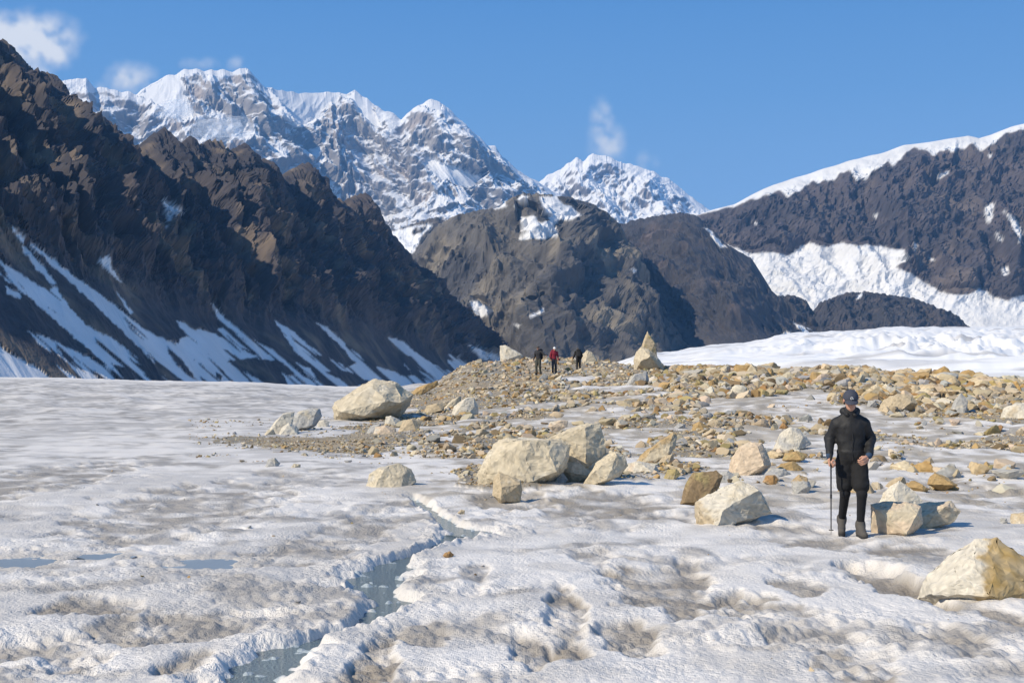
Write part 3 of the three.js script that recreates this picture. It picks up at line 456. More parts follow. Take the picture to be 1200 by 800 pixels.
// o: outline in photo pixels; base: photo row where it meets the ice; deep: depth over width; rim: points [px, py, metres towards the eye]
let boulderSeed = 1;
function boulder(o) {
  const xs = o.o.map(p => p[0]), ys = o.o.map(p => p[1]), x0 = Math.min(...xs), x1 = Math.max(...xs), cx = (x0 + x1) / 2, by = o.base ?? Math.max(...ys), cy = (Math.min(...ys) + by) / 2;
  const p = o.at ? new THREE.Vector3((cx - 600) / F * o.at, EYE + (HOR - by) / F * o.at, -o.at) : spot(cx, by), dep0 = (x1 - x0) / F * -p.z * (o.deep ?? .8);
  const d = -p.z + dep0 * .42, k = d / F, drop = o.at ? 0 : Math.max(0, EYE + (HOR - by) * k - Math.min(heightAt((cx - 600) * k, -d + dep0 * .45), heightAt((x0 - 600) * k, -d), heightAt((x1 - 600) * k, -d))) + .03, ox = (cx - 600) * k, oy = EYE + (HOR - by) * k, wide = (x1 - x0) * k, dep = wide * (o.deep ?? .8), pts = [], r = rng(boulderSeed * 131);
  let nth = 0; for (const [px, py] of o.o) { nth++;
    const X = (px - cx) * k, Y = (by - py) * k, low = clamp((py - cy) / (by - cy + 1));
    pts.push(new THREE.Vector3(X, Y - (low > .6 ? Math.max(drop, .06 * wide) : 0), (r() - .5) * .16 * dep));
    const s = .62 + .2 * r(); if (!o.rim && nth % 2) pts.push(new THREE.Vector3(X * s, (by - mix(cy, py, .82)) * k - (low > .6 ? Math.max(drop, .1 * wide) : 0), dep * .42 * (o.rim ? .35 : low > .3 ? 1 : .35 + .3 * r())));
    if (nth % 3 === 0) pts.push(new THREE.Vector3(X * (.7 + .2 * r()), (by - mix(cy, py, .8)) * k - (low > .3 ? drop : .03 * wide), -dep * (.35 + .2 * r())));
  }
  for (const [px, py, dz] of o.rim || []) pts.push(new THREE.Vector3((px - cx) * k, (by - py) * k, dz * dep));
  const g = stonify(new ConvexGeometry(pts), Math.max(.01, k * 2.6), Math.max(.006, wide * .0135), PAL[o.c], PAL[o.c2 ?? o.c], boulderSeed++ * 3.7, { patch: o.patch && [...o.patch, wide], stain: o.stain, uv: wide * .5, f: 6 / wide });
  const m = add(new THREE.Mesh(g, stoneMat), o.name ?? 'boulder'); m.position.set(ox, o.at ? oy : Math.min(oy, heightAt(ox, -d) + .02), -d); m.rotation.y = -Math.atan2(ox, d);
  if (!o.at && !o.keep) { m.position.y = oy; }
  return tag(m, o.label, o.cat ?? 'boulder', o.group);
}
const BOULDERS = [
  { o: [[389, 478], [393, 471], [410, 461], [430, 448], [440, 444], [461, 447], [475, 458], [484, 463], [480, 474], [468, 486], [450, 490], [428, 493], [404, 491], [392, 486]], deep: .8, c: 'cream', c2: 'pale', label: 'largest cream boulder propped on rubble at the snow edge', rim: [[437, 452, .25], [450, 470, .52], [400, 482, .45], [428, 487, .5], [470, 470, .4]] },
  { o: [[450, 498], [452, 488], [458, 487], [469, 492], [466, 498]], c: 'pale', label: 'small white stone tucked under the largest cream boulder', name: 'stone', cat: 'stone' },
  { o: [[437, 508], [440, 500], [452, 498], [464, 502], [465, 509]], c: 'pink', c2: 'pale', label: 'flat pale stone in the rubble before the largest cream boulder', name: 'stone', cat: 'stone' },
  { o: [[466, 505], [472, 493], [484, 490], [494, 494], [490, 503]], c: 'tan', label: 'flat tan stone right beside the largest cream boulder', name: 'stone', cat: 'stone' },
  { o: [[428, 508], [434, 499], [446, 496], [448, 503], [440, 508]], c: 'grey', label: 'dark grey stone below the largest cream boulder', name: 'stone', cat: 'stone' },
  { o: [[336, 503], [337, 492], [350, 482], [366, 477], [374, 479], [377, 487], [370, 499], [352, 505]], c: 'grey', c2: 'cream', label: 'grey tilted boulder in the cluster left of the largest boulder' },
  { o: [[325, 509], [331, 500], [338, 495], [348, 500], [351, 507]], c: 'pale', c2: 'grey', label: 'small pale stone leaning on the grey tilted boulder', name: 'stone', cat: 'stone' },
  { o: [[308, 510], [314, 503], [320, 503], [323, 509]], c: 'cream', label: 'lowest pale stone at the snowy end of the left cluster', name: 'stone', cat: 'stone' },
  { o: [[310, 508], [322, 494], [332, 484], [345, 482], [340, 505]], c: 'pale', label: 'broad whitish slab behind the grey tilted boulder', deep: .4 },
  { o: [[372, 500], [371, 494], [380, 491], [386, 494], [384, 500]], c: 'pale', label: 'white chip of stone between the left cluster and largest boulder', name: 'stone', cat: 'stone' },
  { o: [[528, 486], [532, 476], [545, 466], [555, 465], [560, 477], [561, 487], [544, 487]], c: 'pale', c2: 'cream', label: 'blocky white boulder on the snow streak below the moraine' },
  { o: [[496, 483], [500, 475], [513, 472], [521, 474], [520, 481], [506, 484]], c: 'tan', label: 'low tan stone left of the blocky white boulder', name: 'stone', cat: 'stone' },
  { o: [[520, 476], [530, 468], [540, 464], [541, 471], [530, 477]], c: 'cream', label: 'thin cream slab behind the blocky white boulder', name: 'stone', cat: 'stone', deep: .5 },
  { o: [[480, 460], [490, 453], [503, 449], [512, 446], [514, 451], [501, 457], [490, 462]], c: 'ochre', c2: 'tan', label: 'long orange stone on the left foot of the moraine', deep: .5 },
  { o: [[586, 422], [586, 405], [592, 404], [602, 410], [613, 416], [612, 422]], at: 92, c: 'pale', c2: 'cream', label: 'pale wedge boulder on the moraine crest left of the hikers' },
  { o: [[682, 432], [682, 416], [688, 410], [694, 413], [700, 422], [703, 432]], at: 84, c: 'cream', c2: 'pink', label: 'upright cream boulder on the crest beside the black clad hiker' },
  { o: [[686, 442], [692, 434], [706, 428], [714, 432], [712, 440]], at: 74, c: 'tan', c2: 'pale', label: 'flat tan boulder just below the black clad hiker' },
  { o: [[672, 441], [673, 434], [682, 431], [688, 436], [686, 441]], at: 70, c: 'tan', label: 'small tan stone at the feet of the black clad hiker', name: 'stone', cat: 'stone' },
  { o: [[743, 436], [743, 420], [746, 412], [752, 406], [760, 408], [770, 417], [778, 428], [779, 435], [760, 437]], at: 72, c: 'cream', c2: 'tan', deep: .9, label: 'squat boulder carrying the pointed stone on the skyline', rim: [[751, 424, .45], [762, 418, .5]] },
  { o: [[751, 408], [756, 394], [759, 388], [764, 395], [769, 403], [770, 417], [762, 414]], at: 72.6, c: 'tan', c2: 'olive', deep: .7, label: 'pointed spire stone standing on the squat skyline boulder' },
  { o: [[731, 452], [738, 444], [744, 438], [758, 436], [761, 446], [752, 452]], c: 'grey', c2: 'cream', label: 'grey block below the skyline spire' },
  { o: [[792, 439], [793, 431], [799, 427], [806, 429], [810, 438]], at: 68, c: 'ochre', c2: 'tan', label: 'rounded ochre stone on the crest right of the spire', name: 'stone', cat: 'stone' },
  { o: [[837, 437], [840, 430], [847, 428], [853, 436]], at: 70, c: 'brown', label: 'dark brown stone on the crest against the far snow', name: 'stone', cat: 'stone' },
  { o: [[561, 566], [559, 556], [563, 546], [570, 531], [578, 520], [593, 514], [613, 513], [640, 514], [656, 514], [668, 520], [666, 545], [655, 558], [630, 568], [612, 566], [585, 566]], base: 572, deep: .62, c: 'cream', c2: 'pale', label: 'big rounded cream boulder at the middle with a rough front', rim: [[612, 515, .30], [603, 560, .40], [640, 516, .28], [652, 550, .40], [575, 545, .2], [625, 562, .46]] },
  { o: [[638, 515], [655, 511], [668, 503], [678, 497], [702, 495], [707, 508], [711, 528], [708, 545], [690, 558], [660, 560]], base: 566, deep: .55, c: 'cream', c2: 'tan', label: 'tall cream block joined to the big rounded boulder', rim: [[686, 500, .3], [688, 545, .38], [662, 516, .22]] },
  { o: [[642, 500], [645, 494], [658, 492], [666, 493], [665, 500], [650, 506]], at: 19.6, c: 'pink', c2: 'pale', label: 'small flat stone lying on top of the big rounded boulder', name: 'stone', cat: 'stone', deep: .7 },
  { o: [[577, 580], [578, 560], [585, 553], [596, 557], [610, 562], [612, 574], [609, 584], [588, 587]], deep: .7, c: 'tan', c2: 'pale', label: 'square tan block in front of the big rounded boulder', rim: [[588, 570, .5], [587, 584, .5], [609, 566, .35]] },
  { o: [[644, 566], [648, 557], [660, 554], [666, 562], [660, 567]], c: 'grey', c2: 'pale', label: 'flat grey stone under the front of the big boulder', name: 'stone', cat: 'stone' },
  { o: [[657, 550], [664, 536], [676, 533], [700, 529], [716, 531], [708, 548], [690, 560], [672, 566], [665, 558]], c: 'cream', c2: 'pink', deep: .6, label: 'pinkish wedge leaning before the tall cream block', rim: [[676, 538, .3], [668, 552, .5], [690, 556, .45]] },
  { o: [[679, 570], [690, 558], [700, 541], [712, 537], [720, 528], [732, 533], [736, 546], [726, 558], [705, 565]], c: 'cream', c2: 'tan', deep: .6, label: 'ridged tan boulder at the right end of the middle group', rim: [[722, 533, .3], [712, 560, .48], [696, 552, .4]] },
  { o: [[726, 558], [734, 543], [750, 540], [768, 544], [773, 553], [752, 557]], c: 'pale', c2: 'pink', label: 'low white stone below the orange topped slab' },
  { o: [[743, 541], [754, 530], [775, 516], [789, 506], [794, 507], [792, 522], [786, 534], [770, 543], [752, 544]], deep: .45, c: 'cream', c2: 'tan', label: 'leaning slab with an orange stained upper edge', patch: [-.55, .83, 0, .27, PAL.ochre] },
  { o: [[769, 545], [776, 536], [789, 531], [790, 540], [784, 545]], c: 'tan', c2: 'grey', label: 'small tan stone under the leaning orange topped slab', name: 'stone', cat: 'stone' },
  { o: [[777, 560], [783, 550], [793, 549], [798, 556], [790, 561]], c: 'olive', c2: 'tan', label: 'small olive stone beside the low white stone', name: 'stone', cat: 'stone' },
  { o: [[786, 504], [795, 496], [803, 497], [804, 504]], c: 'grey', label: 'small grey stone just behind the leaning slab', name: 'stone', cat: 'stone' },
  { o: [[809, 506], [813, 497], [820, 493], [832, 501], [828, 506]], c: 'ochre', label: 'ochre pyramid stone beyond the leaning slab', name: 'stone', cat: 'stone' },
  { o: [[828, 498], [835, 491], [845, 492], [847, 498], [838, 501]], c: 'tan', c2: 'ochre', label: 'small yellow stone next to the ochre pyramid', name: 'stone', cat: 'stone' },
  { o: [[797, 586], [804, 566], [812, 554], [840, 551], [847, 558], [840, 576], [826, 585], [808, 588]], deep: .35, c: 'brown', c2: 'olive', label: 'dark brown slab propped behind the pale wedge boulder', stain: -.05 },
  { o: [[816, 616], [815, 590], [830, 580], [852, 570], [868, 563], [884, 568], [893, 580], [904, 601], [884, 606], [850, 616]], deep: .75, c: 'pale', c2: 'cream', label: 'pale wedge boulder with a tan lower corner, in front of brown slab', rim: [[822, 594, .34], [850, 592, .5], [888, 574, .15], [842, 614, .52]], patch: [-.8, -.6, 0, .14, PAL.tan] },
  { o: [[853, 554], [858, 536], [867, 523], [878, 518], [893, 519], [899, 530], [904, 545], [892, 552], [872, 556]], c: 'pink', c2: 'cream', label: 'rounded pinkish boulder left of the grey white cone' },
  { o: [[906, 526], [914, 508], [926, 500], [936, 502], [944, 510], [951, 520], [936, 525], [918, 527]], c: 'pale', c2: 'grey', label: 'grey white cone boulder left of the standing walker' },
  { o: [[834, 563], [842, 553], [854, 551], [862, 557], [856, 564]], c: 'grey', c2: 'cream', label: 'low grey stone between brown slab and pinkish boulder', name: 'stone', cat: 'stone' },
  { o: [[917, 539], [921, 531], [934, 528], [946, 532], [943, 539], [926, 541]], c: 'ochre', c2: 'olive', label: 'flat ochre stone below the grey white cone', name: 'stone', cat: 'stone' },
  { o: [[907, 551], [916, 543], [930, 540], [942, 549], [932, 553]], c: 'ochre', c2: 'tan', label: 'second ochre slab stacked lower by the pinkish boulder', name: 'stone', cat: 'stone' },
  { o: [[896, 556], [903, 548], [920, 549], [927, 555], [912, 558]], c: 'grey', c2: 'cream', label: 'grey stone lying under the lower ochre slab', name: 'stone', cat: 'stone' },
  { o: [[894, 565], [898, 557], [908, 556], [914, 562], [906, 568]], c: 'rust', c2: 'tan', label: 'small rusty stone in front of the pinkish boulder', name: 'stone', cat: 'stone' },
  { o: [[929, 576], [928, 563], [936, 556], [946, 559], [951, 570], [946, 576]], c: 'grey', c2: 'grey', label: 'grey block with an orange top beside the walker', patch: [0, 1, 0, .55, PAL.ochre] },
  { o: [[1029, 594], [1036, 578], [1045, 569], [1054, 563], [1066, 571], [1081, 586], [1076, 596]], deep: .8, c: 'pale', c2: 'cream', label: 'pale wedge sitting behind the broad tan block near the walker', rim: [[1048, 578, .3], [1052, 588, .4]] },
  { o: [[1022, 622], [1022, 592], [1040, 587], [1062, 588], [1078, 592], [1080, 612], [1064, 628], [1042, 629]], deep: .7, c: 'pink', c2: 'cream', label: 'broad tan block at the walker\'s side', rim: [[1074, 600, .4], [1062, 622, .5], [1028, 596, .35]], stain: .05 },
  { o: [[1066, 622], [1072, 592], [1090, 588], [1114, 587], [1124, 597], [1118, 610], [1092, 620]], deep: .65, c: 'cream', c2: 'pink', label: 'low cream block joined to the broad tan block', rim: [[1082, 604, .42], [1078, 620, .45], [1108, 592, .3]] },
  { o: [[1078, 690], [1092, 676], [1110, 660], [1128, 642], [1143, 631], [1160, 633], [1170, 630], [1190, 646], [1212, 662], [1232, 680], [1228, 694], [1190, 695], [1160, 692], [1140, 700], [1105, 701]], deep: .8, c: 'pale', c2: 'grey', label: 'large pyramid boulder, pale on one side and ochre on the other', rim: [[1160, 636, .1], [1144, 656, .34], [1160, 688, .5], [1100, 692, .42], [1128, 672, .42], [1190, 690, .3]], patch: [1, .05, 0, -.01, [.31, .20, .055]] },  // ochre stain patch; tone set darker, with the shade of that side painted in
  { o: [[1088, 568], [1091, 558], [1097, 554], [1110, 559], [1122, 568], [1106, 571]], c: 'ochre', c2: 'tan', label: 'ochre wedge stone on the ripples behind the pyramid boulder', name: 'stone', cat: 'stone' },
  { o: [[1185, 614], [1186, 603], [1200, 600], [1216, 604], [1214, 615]], c: 'tan', c2: 'pale', label: 'small tan block behind the large pyramid boulder', name: 'stone', cat: 'stone' },
  { o: [[1172, 614], [1173, 606], [1180, 607], [1181, 613]], c: 'grey', label: 'grey pebble by the small tan block', name: 'stone', cat: 'stone' },
  { o: [[427, 570], [434, 554], [448, 546], [468, 543], [482, 550], [488, 564], [470, 572], [440, 572]], deep: .8, c: 'cream', c2: 'grey', label: 'half buried cream boulder by the head of the stream' },
  { o: [[310, 547], [314, 538], [322, 536], [328, 543], [324, 547]], c: 'grey', c2: 'cream', label: 'small grey stone in the gravel tongue on the ice', name: 'stone', cat: 'stone' },
  { o: [[338, 549], [344, 543], [352, 544], [352, 549]], c: 'cream', label: 'small cream stone at the tip of the gravel tongue', name: 'stone', cat: 'stone' },
  { o: [[518, 651], [522, 647], [527, 646], [532, 650], [526, 653]], c: 'rust', c2: 'olive', label: 'tiny rusty stone alone on the white snow by the stream', name: 'stone', cat: 'stone' },
  { o: [[536, 601], [540, 597], [545, 598], [544, 602]], c: 'tan', label: 'tiny tan stone at the water\'s edge', name: 'stone', cat: 'stone' },
  { o: [[1112, 486], [1119, 469], [1127, 460], [1134, 470], [1133, 485]], c: 'grey', c2: 'pale', label: 'pointed grey boulder standing in the right moraine edge' },
  { o: [[1028, 482], [1036, 468], [1052, 461], [1068, 463], [1075, 472], [1068, 481], [1048, 484]], c: 'tan', c2: 'pink', label: 'broad tan boulder in the rubble behind the walker\'s shoulder' },
  { o: [[1016, 477], [1018, 469], [1027, 469], [1028, 476]], c: 'grey', label: 'small dark grey stone near the walker\'s head', name: 'stone', cat: 'stone' },
  { o: [[1103, 454], [1105, 441], [1112, 438], [1119, 441], [1122, 453]], at: 54, c: 'tan', c2: 'ochre', label: 'tan block highest on the right moraine skyline' },
  { o: [[1172, 492], [1178, 478], [1192, 472], [1208, 472], [1212, 490], [1190, 494]], c: 'pale', c2: 'tan', label: 'cream boulder at the right end of the moraine edge' },
  { o: [[975, 452], [977, 438], [986, 433], [994, 440], [992, 451]], at: 56, c: 'tan', c2: 'cream', label: 'tan boulder on the skyline above the walker\'s cap' },
  { o: [[925, 452], [930, 438], [940, 435], [948, 442], [944, 452]], at: 56, c: 'ochre', c2: 'tan', label: 'ochre boulder on the skyline left of the walker\'s cap' },
];
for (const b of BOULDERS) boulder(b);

// ------------------------------------------------------------------ loose stones of the moraine
{
  const R = rng(4242), lumps = [];
  for (let v = 0; v < 6; v++) {       // angular lumps: a ball cut by random planes
    const g = new THREE.IcosahedronGeometry(1, 3), P = g.attributes.position, planes = []; for (let i = 0; i < 8; i++) { const n = new THREE.Vector3(R() * 2 - 1, R() * 2 - 1, R() * 2 - 1).normalize(); planes.push([n, .34 + .3 * R()]); }
    const q = new THREE.Vector3();
    for (let i = 0; i < P.count; i++) { q.fromBufferAttribute(P, i).normalize(); let r = 1; for (const [n, d] of planes) { const c = q.dot(n); if (c > .05) r = Math.min(r, d / c); } q.multiplyScalar(r); const k = 1.15 + .07 * n3(q.x * 3 + v, q.y * 3, q.z * 3); P.setXYZ(i, q.x * k * 1.25, q.y * k, q.z * k * 1.1); }
    g.deleteAttribute('uv'); g.deleteAttribute('normal'); const w = mergeVertices(g, 1e-4); lumps.push(w.toNonIndexed()); lumps[v].computeVertexNormals();
  }
  const tones = [[PAL.cream, 4.6], [PAL.tan, 8], [PAL.ochre, 3], [PAL.grey, 3], [PAL.pale, .8], [PAL.pink, 1.8], [PAL.brown, 2.6], [PAL.rust, .9], [PAL.olive, 1.6]], total = tones.reduce((a, b) => a + b[1], 0);
  const names = ['cream', 'tan', 'ochre', 'grey', 'whitish', 'pinkish', 'dark brown', 'rusty', 'olive'];
  const pickTone = () => { let q = R() * total, i = 0; while (q > tones[i][1]) q -= tones[i++][1]; return i; };
  const all = [];
  const put = (x, z, s) => { const t = pickTone(), c = tones[t][0], g = .62 + .5 * R(); all.push({ x, z, s, t, c: [c[0] * g, c[1] * g * (.97 + .06 * R()), c[2] * g], v: Math.floor(R() * 6), e: [R() * .6 - .3, R() * 6.28, R() * .6 - .3], f: [.8 + .6 * R(), .65 + .5 * R(), .8 + .5 * R()], score: s / -z }); };
  for (let n = 0; n < 420000 && all.length < 80000; n++) {
    const d = Math.exp(mix(Math.log(17.5), Math.log(125), R())), px = mix(190, 1290, R()), [x, z] = polar(px, d);
    if (gravelAt(x, z) < .5) continue;
    const lump = .5 + n2(x * .22 + 9, z * .22), right = ss(700, 900, px) * ss(36, 44, d), left = ss(640, 420, px);
    const big = Math.pow(R(), 7 - 2.6 * right), s = (.013 + .29 * big * (.4 + .9 * lump) * mix(1, .3, left) * (.55 + .75 * right)) * (.62 + .38 * d / 45) * ss(12, 30, d);
    put(x, z, s);
  }
  for (let n = 0; n < 2600; n++) {     // scattered over the ice round the moraine
    const d = Math.exp(mix(Math.log(19), Math.log(44), R())), px = mix(420, 1260, R()), [x, z] = polar(px, d); if (px < 640 && d < 26) continue;
    if (n2(x * .3, z * .3) + .5 * n2(x * .9, z * .9) < .12 - .2 * ss(26, 40, d)) continue; put(x, z, .018 + .2 * Math.pow(R(), 6));
  }
  for (let n = 0; n < 2200; n++) { const d = Math.exp(mix(Math.log(25), Math.log(46), R())), px = mix(220, 520, R()), [x, z] = polar(px, d); if (n2(x * .4 + 7, z * .4) < .02) continue; put(x, z, .014 + .05 * Math.pow(R(), 5)); }
  for (let n = 0; n < 260; n++) { const d = 7 + 16 * R(), px = mix(0, 1200, R()), [x, z] = polar(px, d); if (n2(x * .6 + 3, z * .6) < .12) continue; if (heightAt(x, z) < WATER + .03) continue; put(x, z, .006 + .016 * Math.pow(R(), 3)); }
  all.sort((a, b) => b.score - a.score);
  const mat4 = new THREE.Matrix4(), qt = new THREE.Quaternion(), eu = new THREE.Euler();
  const mats = tones.map(([c]) => [0.8, 1.05].map(k => new THREE.MeshStandardMaterial({ color: new THREE.Color().setRGB(c[0] * k, c[1] * k, c[2] * k), roughness: .92 })));
  const TOP = 215;
  const LAND = [[600, 92, 'by the pale wedge boulder on the crest'], [640, 73, 'near the feet of the three hikers'], [700, 80, 'beside the upright cream boulder on the crest'], [760, 70, 'at the foot of the skyline spire'], [745, 58, 'around the grey block below the spire'], [800, 66, 'by the rounded ochre stone on the crest'], [847, 68, 'by the dark brown crest stone'], [900, 58, 'left of the ochre skyline boulder'], [937, 55, 'under the ochre skyline boulder'], [985, 54, 'behind the walker\'s cap'], [1050, 52, 'behind the broad tan boulder in the rubble'], [1050, 40, 'before the broad tan boulder in the rubble'], [1112, 53, 'round the tan block on the right skyline'], [1125, 41, 'beside the pointed grey boulder'], [1190, 40, 'by the cream boulder at the moraine\'s right end'], [1190, 55, 'on the crest above the cream boulder at the right end'], [1160, 29, 'in the lowest gravel strip below the right moraine'], [545, 45, 'near the blocky white boulder'], [500, 58, 'by the long orange stone on the moraine foot'], [440, 38, 'below the largest cream boulder'], [340, 31, 'in the gravel tongue running onto the ice'], [540, 32, 'in the gravel behind the big rounded boulder'], [690, 28, 'behind the tall cream block'], [820, 38, 'near the ochre pyramid stone'], [770, 24, 'around the leaning orange topped slab'], [880, 23, 'around the rounded pinkish boulder'], [930, 27, 'near the grey white cone boulder'], [1000, 30, 'on the ice behind the walker'], [1105, 21, 'by the ochre wedge stone on the ripples'], [620, 52, 'in the gravel below the hikers'], [560, 75, 'on the left slope of the moraine hump'], [850, 48, 'in the band of rubble below the brown crest stone']];
  const fine = lumps.map((g, i) => { const h = mergeVertices((() => { const k = g.clone(); k.deleteAttribute('normal'); return k; })(), 1e-4); return stonify(h.toNonIndexed(), .3, .012, [1, .97, .9], [.78, .68, .52], i * 5, { iter: 2, f: 2.2, uv: 1 }); });
  const mats2 = tones.map(([c]) => new THREE.MeshStandardMaterial({ color: new THREE.Color().setRGB(...c.map(x => x * 1.12)), vertexColors: true, roughness: .92 }));
  for (let i = 0; i < TOP; i++) {
    const a = all[i], m = add(new THREE.Mesh(fine[a.v], mats2[a.t]), 'stone');
    m.scale.set(a.s * a.f[0], a.s * a.f[1], a.s * a.f[2]); m.rotation.set(...a.e); m.position.set(a.x, heightAt(a.x, a.z) + a.s * .22, a.z);
    let near = LAND[0], best = 1e9; for (const l of LAND) { const [lx, lz] = polar(l[0], l[1]), q = Math.hypot(a.x - lx, (a.z - lz) * .6); if (q < best) { best = q; near = l; } }
    const tall = a.f[1] / (a.f[0] + a.f[2]) * 2, shape = tall > .95 ? 'blocky' : tall < .66 ? 'flat' : 'angular', big = a.s > .3 ? 'big' : a.s > .17 ? 'medium' : 'small';
    tag(m, `${big} ${shape} ${names[a.t]} stone ${near[2]}`, 'stone', `${names[a.t]} stones of the moraine`);
  }
  const rest = all.slice(TOP);
  for (let v = 0; v < 6; v++) {
    const mine = rest.filter(a => a.v === v), im = new THREE.InstancedMesh(lumps[v], new THREE.MeshStandardMaterial({ roughness: .95 }), mine.length);
    mine.forEach((a, i) => { eu.set(...a.e); qt.setFromEuler(eu); mat4.compose(new THREE.Vector3(a.x, heightAt(a.x, a.z) + a.s * .2, a.z), qt, new THREE.Vector3(a.s * a.f[0], a.s * a.f[1], a.s * a.f[2])); im.setMatrixAt(i, mat4); im.setColorAt(i, new THREE.Color().setRGB(...a.c)); });
    tag(add(im, 'moraine_gravel'), 'loose gravel and small stones covering the moraine', 'gravel', null, 'stuff');
  }
}

// ------------------------------------------------------------------ people
// surface nets over a distance field
function skin(f, lo, hi, cell) {
  const n = [0, 1, 2].map(a => Math.ceil((hi[a] - lo[a]) / cell) + 1), [nx, ny, nz] = n, val = new Float32Array(nx * ny * nz), at = (i, j, k) => i + nx * (j + ny * k);
  for (let k = 0; k < nz; k++) for (let j = 0; j < ny; j++) for (let i = 0; i < nx; i++) val[at(i, j, k)] = f(lo[0] + i * cell, lo[1] + j * cell, lo[2] + k * cell);
  const id = new Int32Array(nx * ny * nz).fill(-1), pos = [], idx = [];
  for (let k = 0; k < nz - 1; k++) for (let j = 0; j < ny - 1; j++) for (let i = 0; i < nx - 1; i++) {
    let s = 0, cx = 0, cy = 0, cz = 0, c = 0; const v = []; for (let q = 0; q < 8; q++) { v[q] = val[at(i + (q & 1), j + (q >> 1 & 1), k + (q >> 2))]; if (v[q] < 0) s++; }
    if (!s || s === 8) continue;
    for (const [a, b] of NETS) if ((v[a] < 0) !== (v[b] < 0)) { const t = v[a] / (v[a] - v[b]); cx += (a & 1) + t * ((b & 1) - (a & 1)); cy += (a >> 1 & 1) + t * ((b >> 1 & 1) - (a >> 1 & 1)); cz += (a >> 2) + t * ((b >> 2) - (a >> 2)); c++; }
    id[at(i, j, k)] = pos.length / 3; pos.push(lo[0] + (i + cx / c) * cell, lo[1] + (j + cy / c) * cell, lo[2] + (k + cz / c) * cell);
  }
  const quad = (a, b, c, d, flip) => { if (a < 0 || b < 0 || c < 0 || d < 0) return; flip ? idx.push(a, c, b, a, d, c) : idx.push(a, b, c, a, c, d); };
  for (let k = 1; k < nz - 1; k++) for (let j = 1; j < ny - 1; j++) for (let i = 1; i < nx - 1; i++) {
    const a = val[at(i, j, k)] < 0;
    if (a !== val[at(i + 1, j, k)] < 0) quad(id[at(i, j - 1, k - 1)], id[at(i, j, k - 1)], id[at(i, j, k)], id[at(i, j - 1, k)], !a);
    if (a !== val[at(i, j + 1, k)] < 0) quad(id[at(i - 1, j, k - 1)], id[at(i - 1, j, k)], id[at(i, j, k)], id[at(i, j, k - 1)], !a);
    if (a !== val[at(i, j, k + 1)] < 0) quad(id[at(i - 1, j - 1, k)], id[at(i, j - 1, k)], id[at(i, j, k)], id[at(i - 1, j, k)], !a);
  }
  const g = new THREE.BufferGeometry(); g.setAttribute('position', new THREE.Float32BufferAttribute(pos, 3)); g.setIndex(idx);
  const uv = []; for (let i = 0; i < pos.length; i += 3) uv.push((pos[i] + pos[i + 2] * .7) * 3, (pos[i + 1] + pos[i + 2] * .3) * 3); g.setAttribute('uv', new THREE.Float32BufferAttribute(uv, 2));
  g.computeVertexNormals(); return g;
}
const NETS = [[0, 1], [2, 3], [4, 5], [6, 7], [0, 2], [1, 3], [4, 6], [5, 7], [0, 4], [1, 5], [2, 6], [3, 7]];
const smin = (a, b, k) => { const h = clamp(.5 + .5 * (b - a) / k); return mix(b, a, h) - k * h * (1 - h); };
// bone: tapered capsule [from, to, r0, r1, flatten z]
function boneDist([a, b, r0, r1, fl = 1], x, y, z) { const ux = b[0] - a[0], uy = b[1] - a[1], uz = b[2] - a[2], px = x - a[0], py = y - a[1], pz = z - a[2], t = clamp((px * ux + py * uy + pz * uz) / (ux * ux + uy * uy + uz * uz + 1e-9)), dx = px - ux * t, dy = py - uy * t, dz = (pz - uz * t) / fl; return (Math.hypot(dx, dy, dz) - mix(r0, r1, t)) * Math.min(1, fl); }
function field(bones, k = .03, fold = 0, ff = 9) { return (x, y, z) => { let d = 9; for (const b of bones) { const q = boneDist(b, x, y, z); d = d > 8 ? q : smin(d, q, k); } return fold && d < .08 ? d + fold * (n3(x * ff, y * ff * 1.5, z * ff) + .5 * n3(x * ff * 2.3, y * ff * 2.3, z * ff * 2.3)) : d; }; }
function boneBox(bones, pad = .05) { const lo = [9, 9, 9], hi = [-9, -9, -9]; for (const [a, b, r0, r1] of bones) for (const p of [a, b]) for (let i = 0; i < 3; i++) { const r = Math.max(r0, r1) * 1.25; lo[i] = Math.min(lo[i], p[i] - r - pad); hi[i] = Math.max(hi[i], p[i] + r + pad); } return [lo, hi]; }
const meshOf = (bones, cell, k, fold, ff) => skin(field(bones, k, fold, ff), ...boneBox(bones), cell);
const cloth = (r, g, b, rough = .85) => new THREE.MeshStandardMaterial({ color: new THREE.Color().setRGB(r, g, b), roughness: rough, bumpMap: clothBump, bumpScale: .004 });
const skinMat = new THREE.MeshStandardMaterial({ color: new THREE.Color().setRGB(.47, .25, .17), roughness: .6 });
const add3 = (a, b) => [a[0] + b[0], a[1] + b[1], a[2] + b[2]];
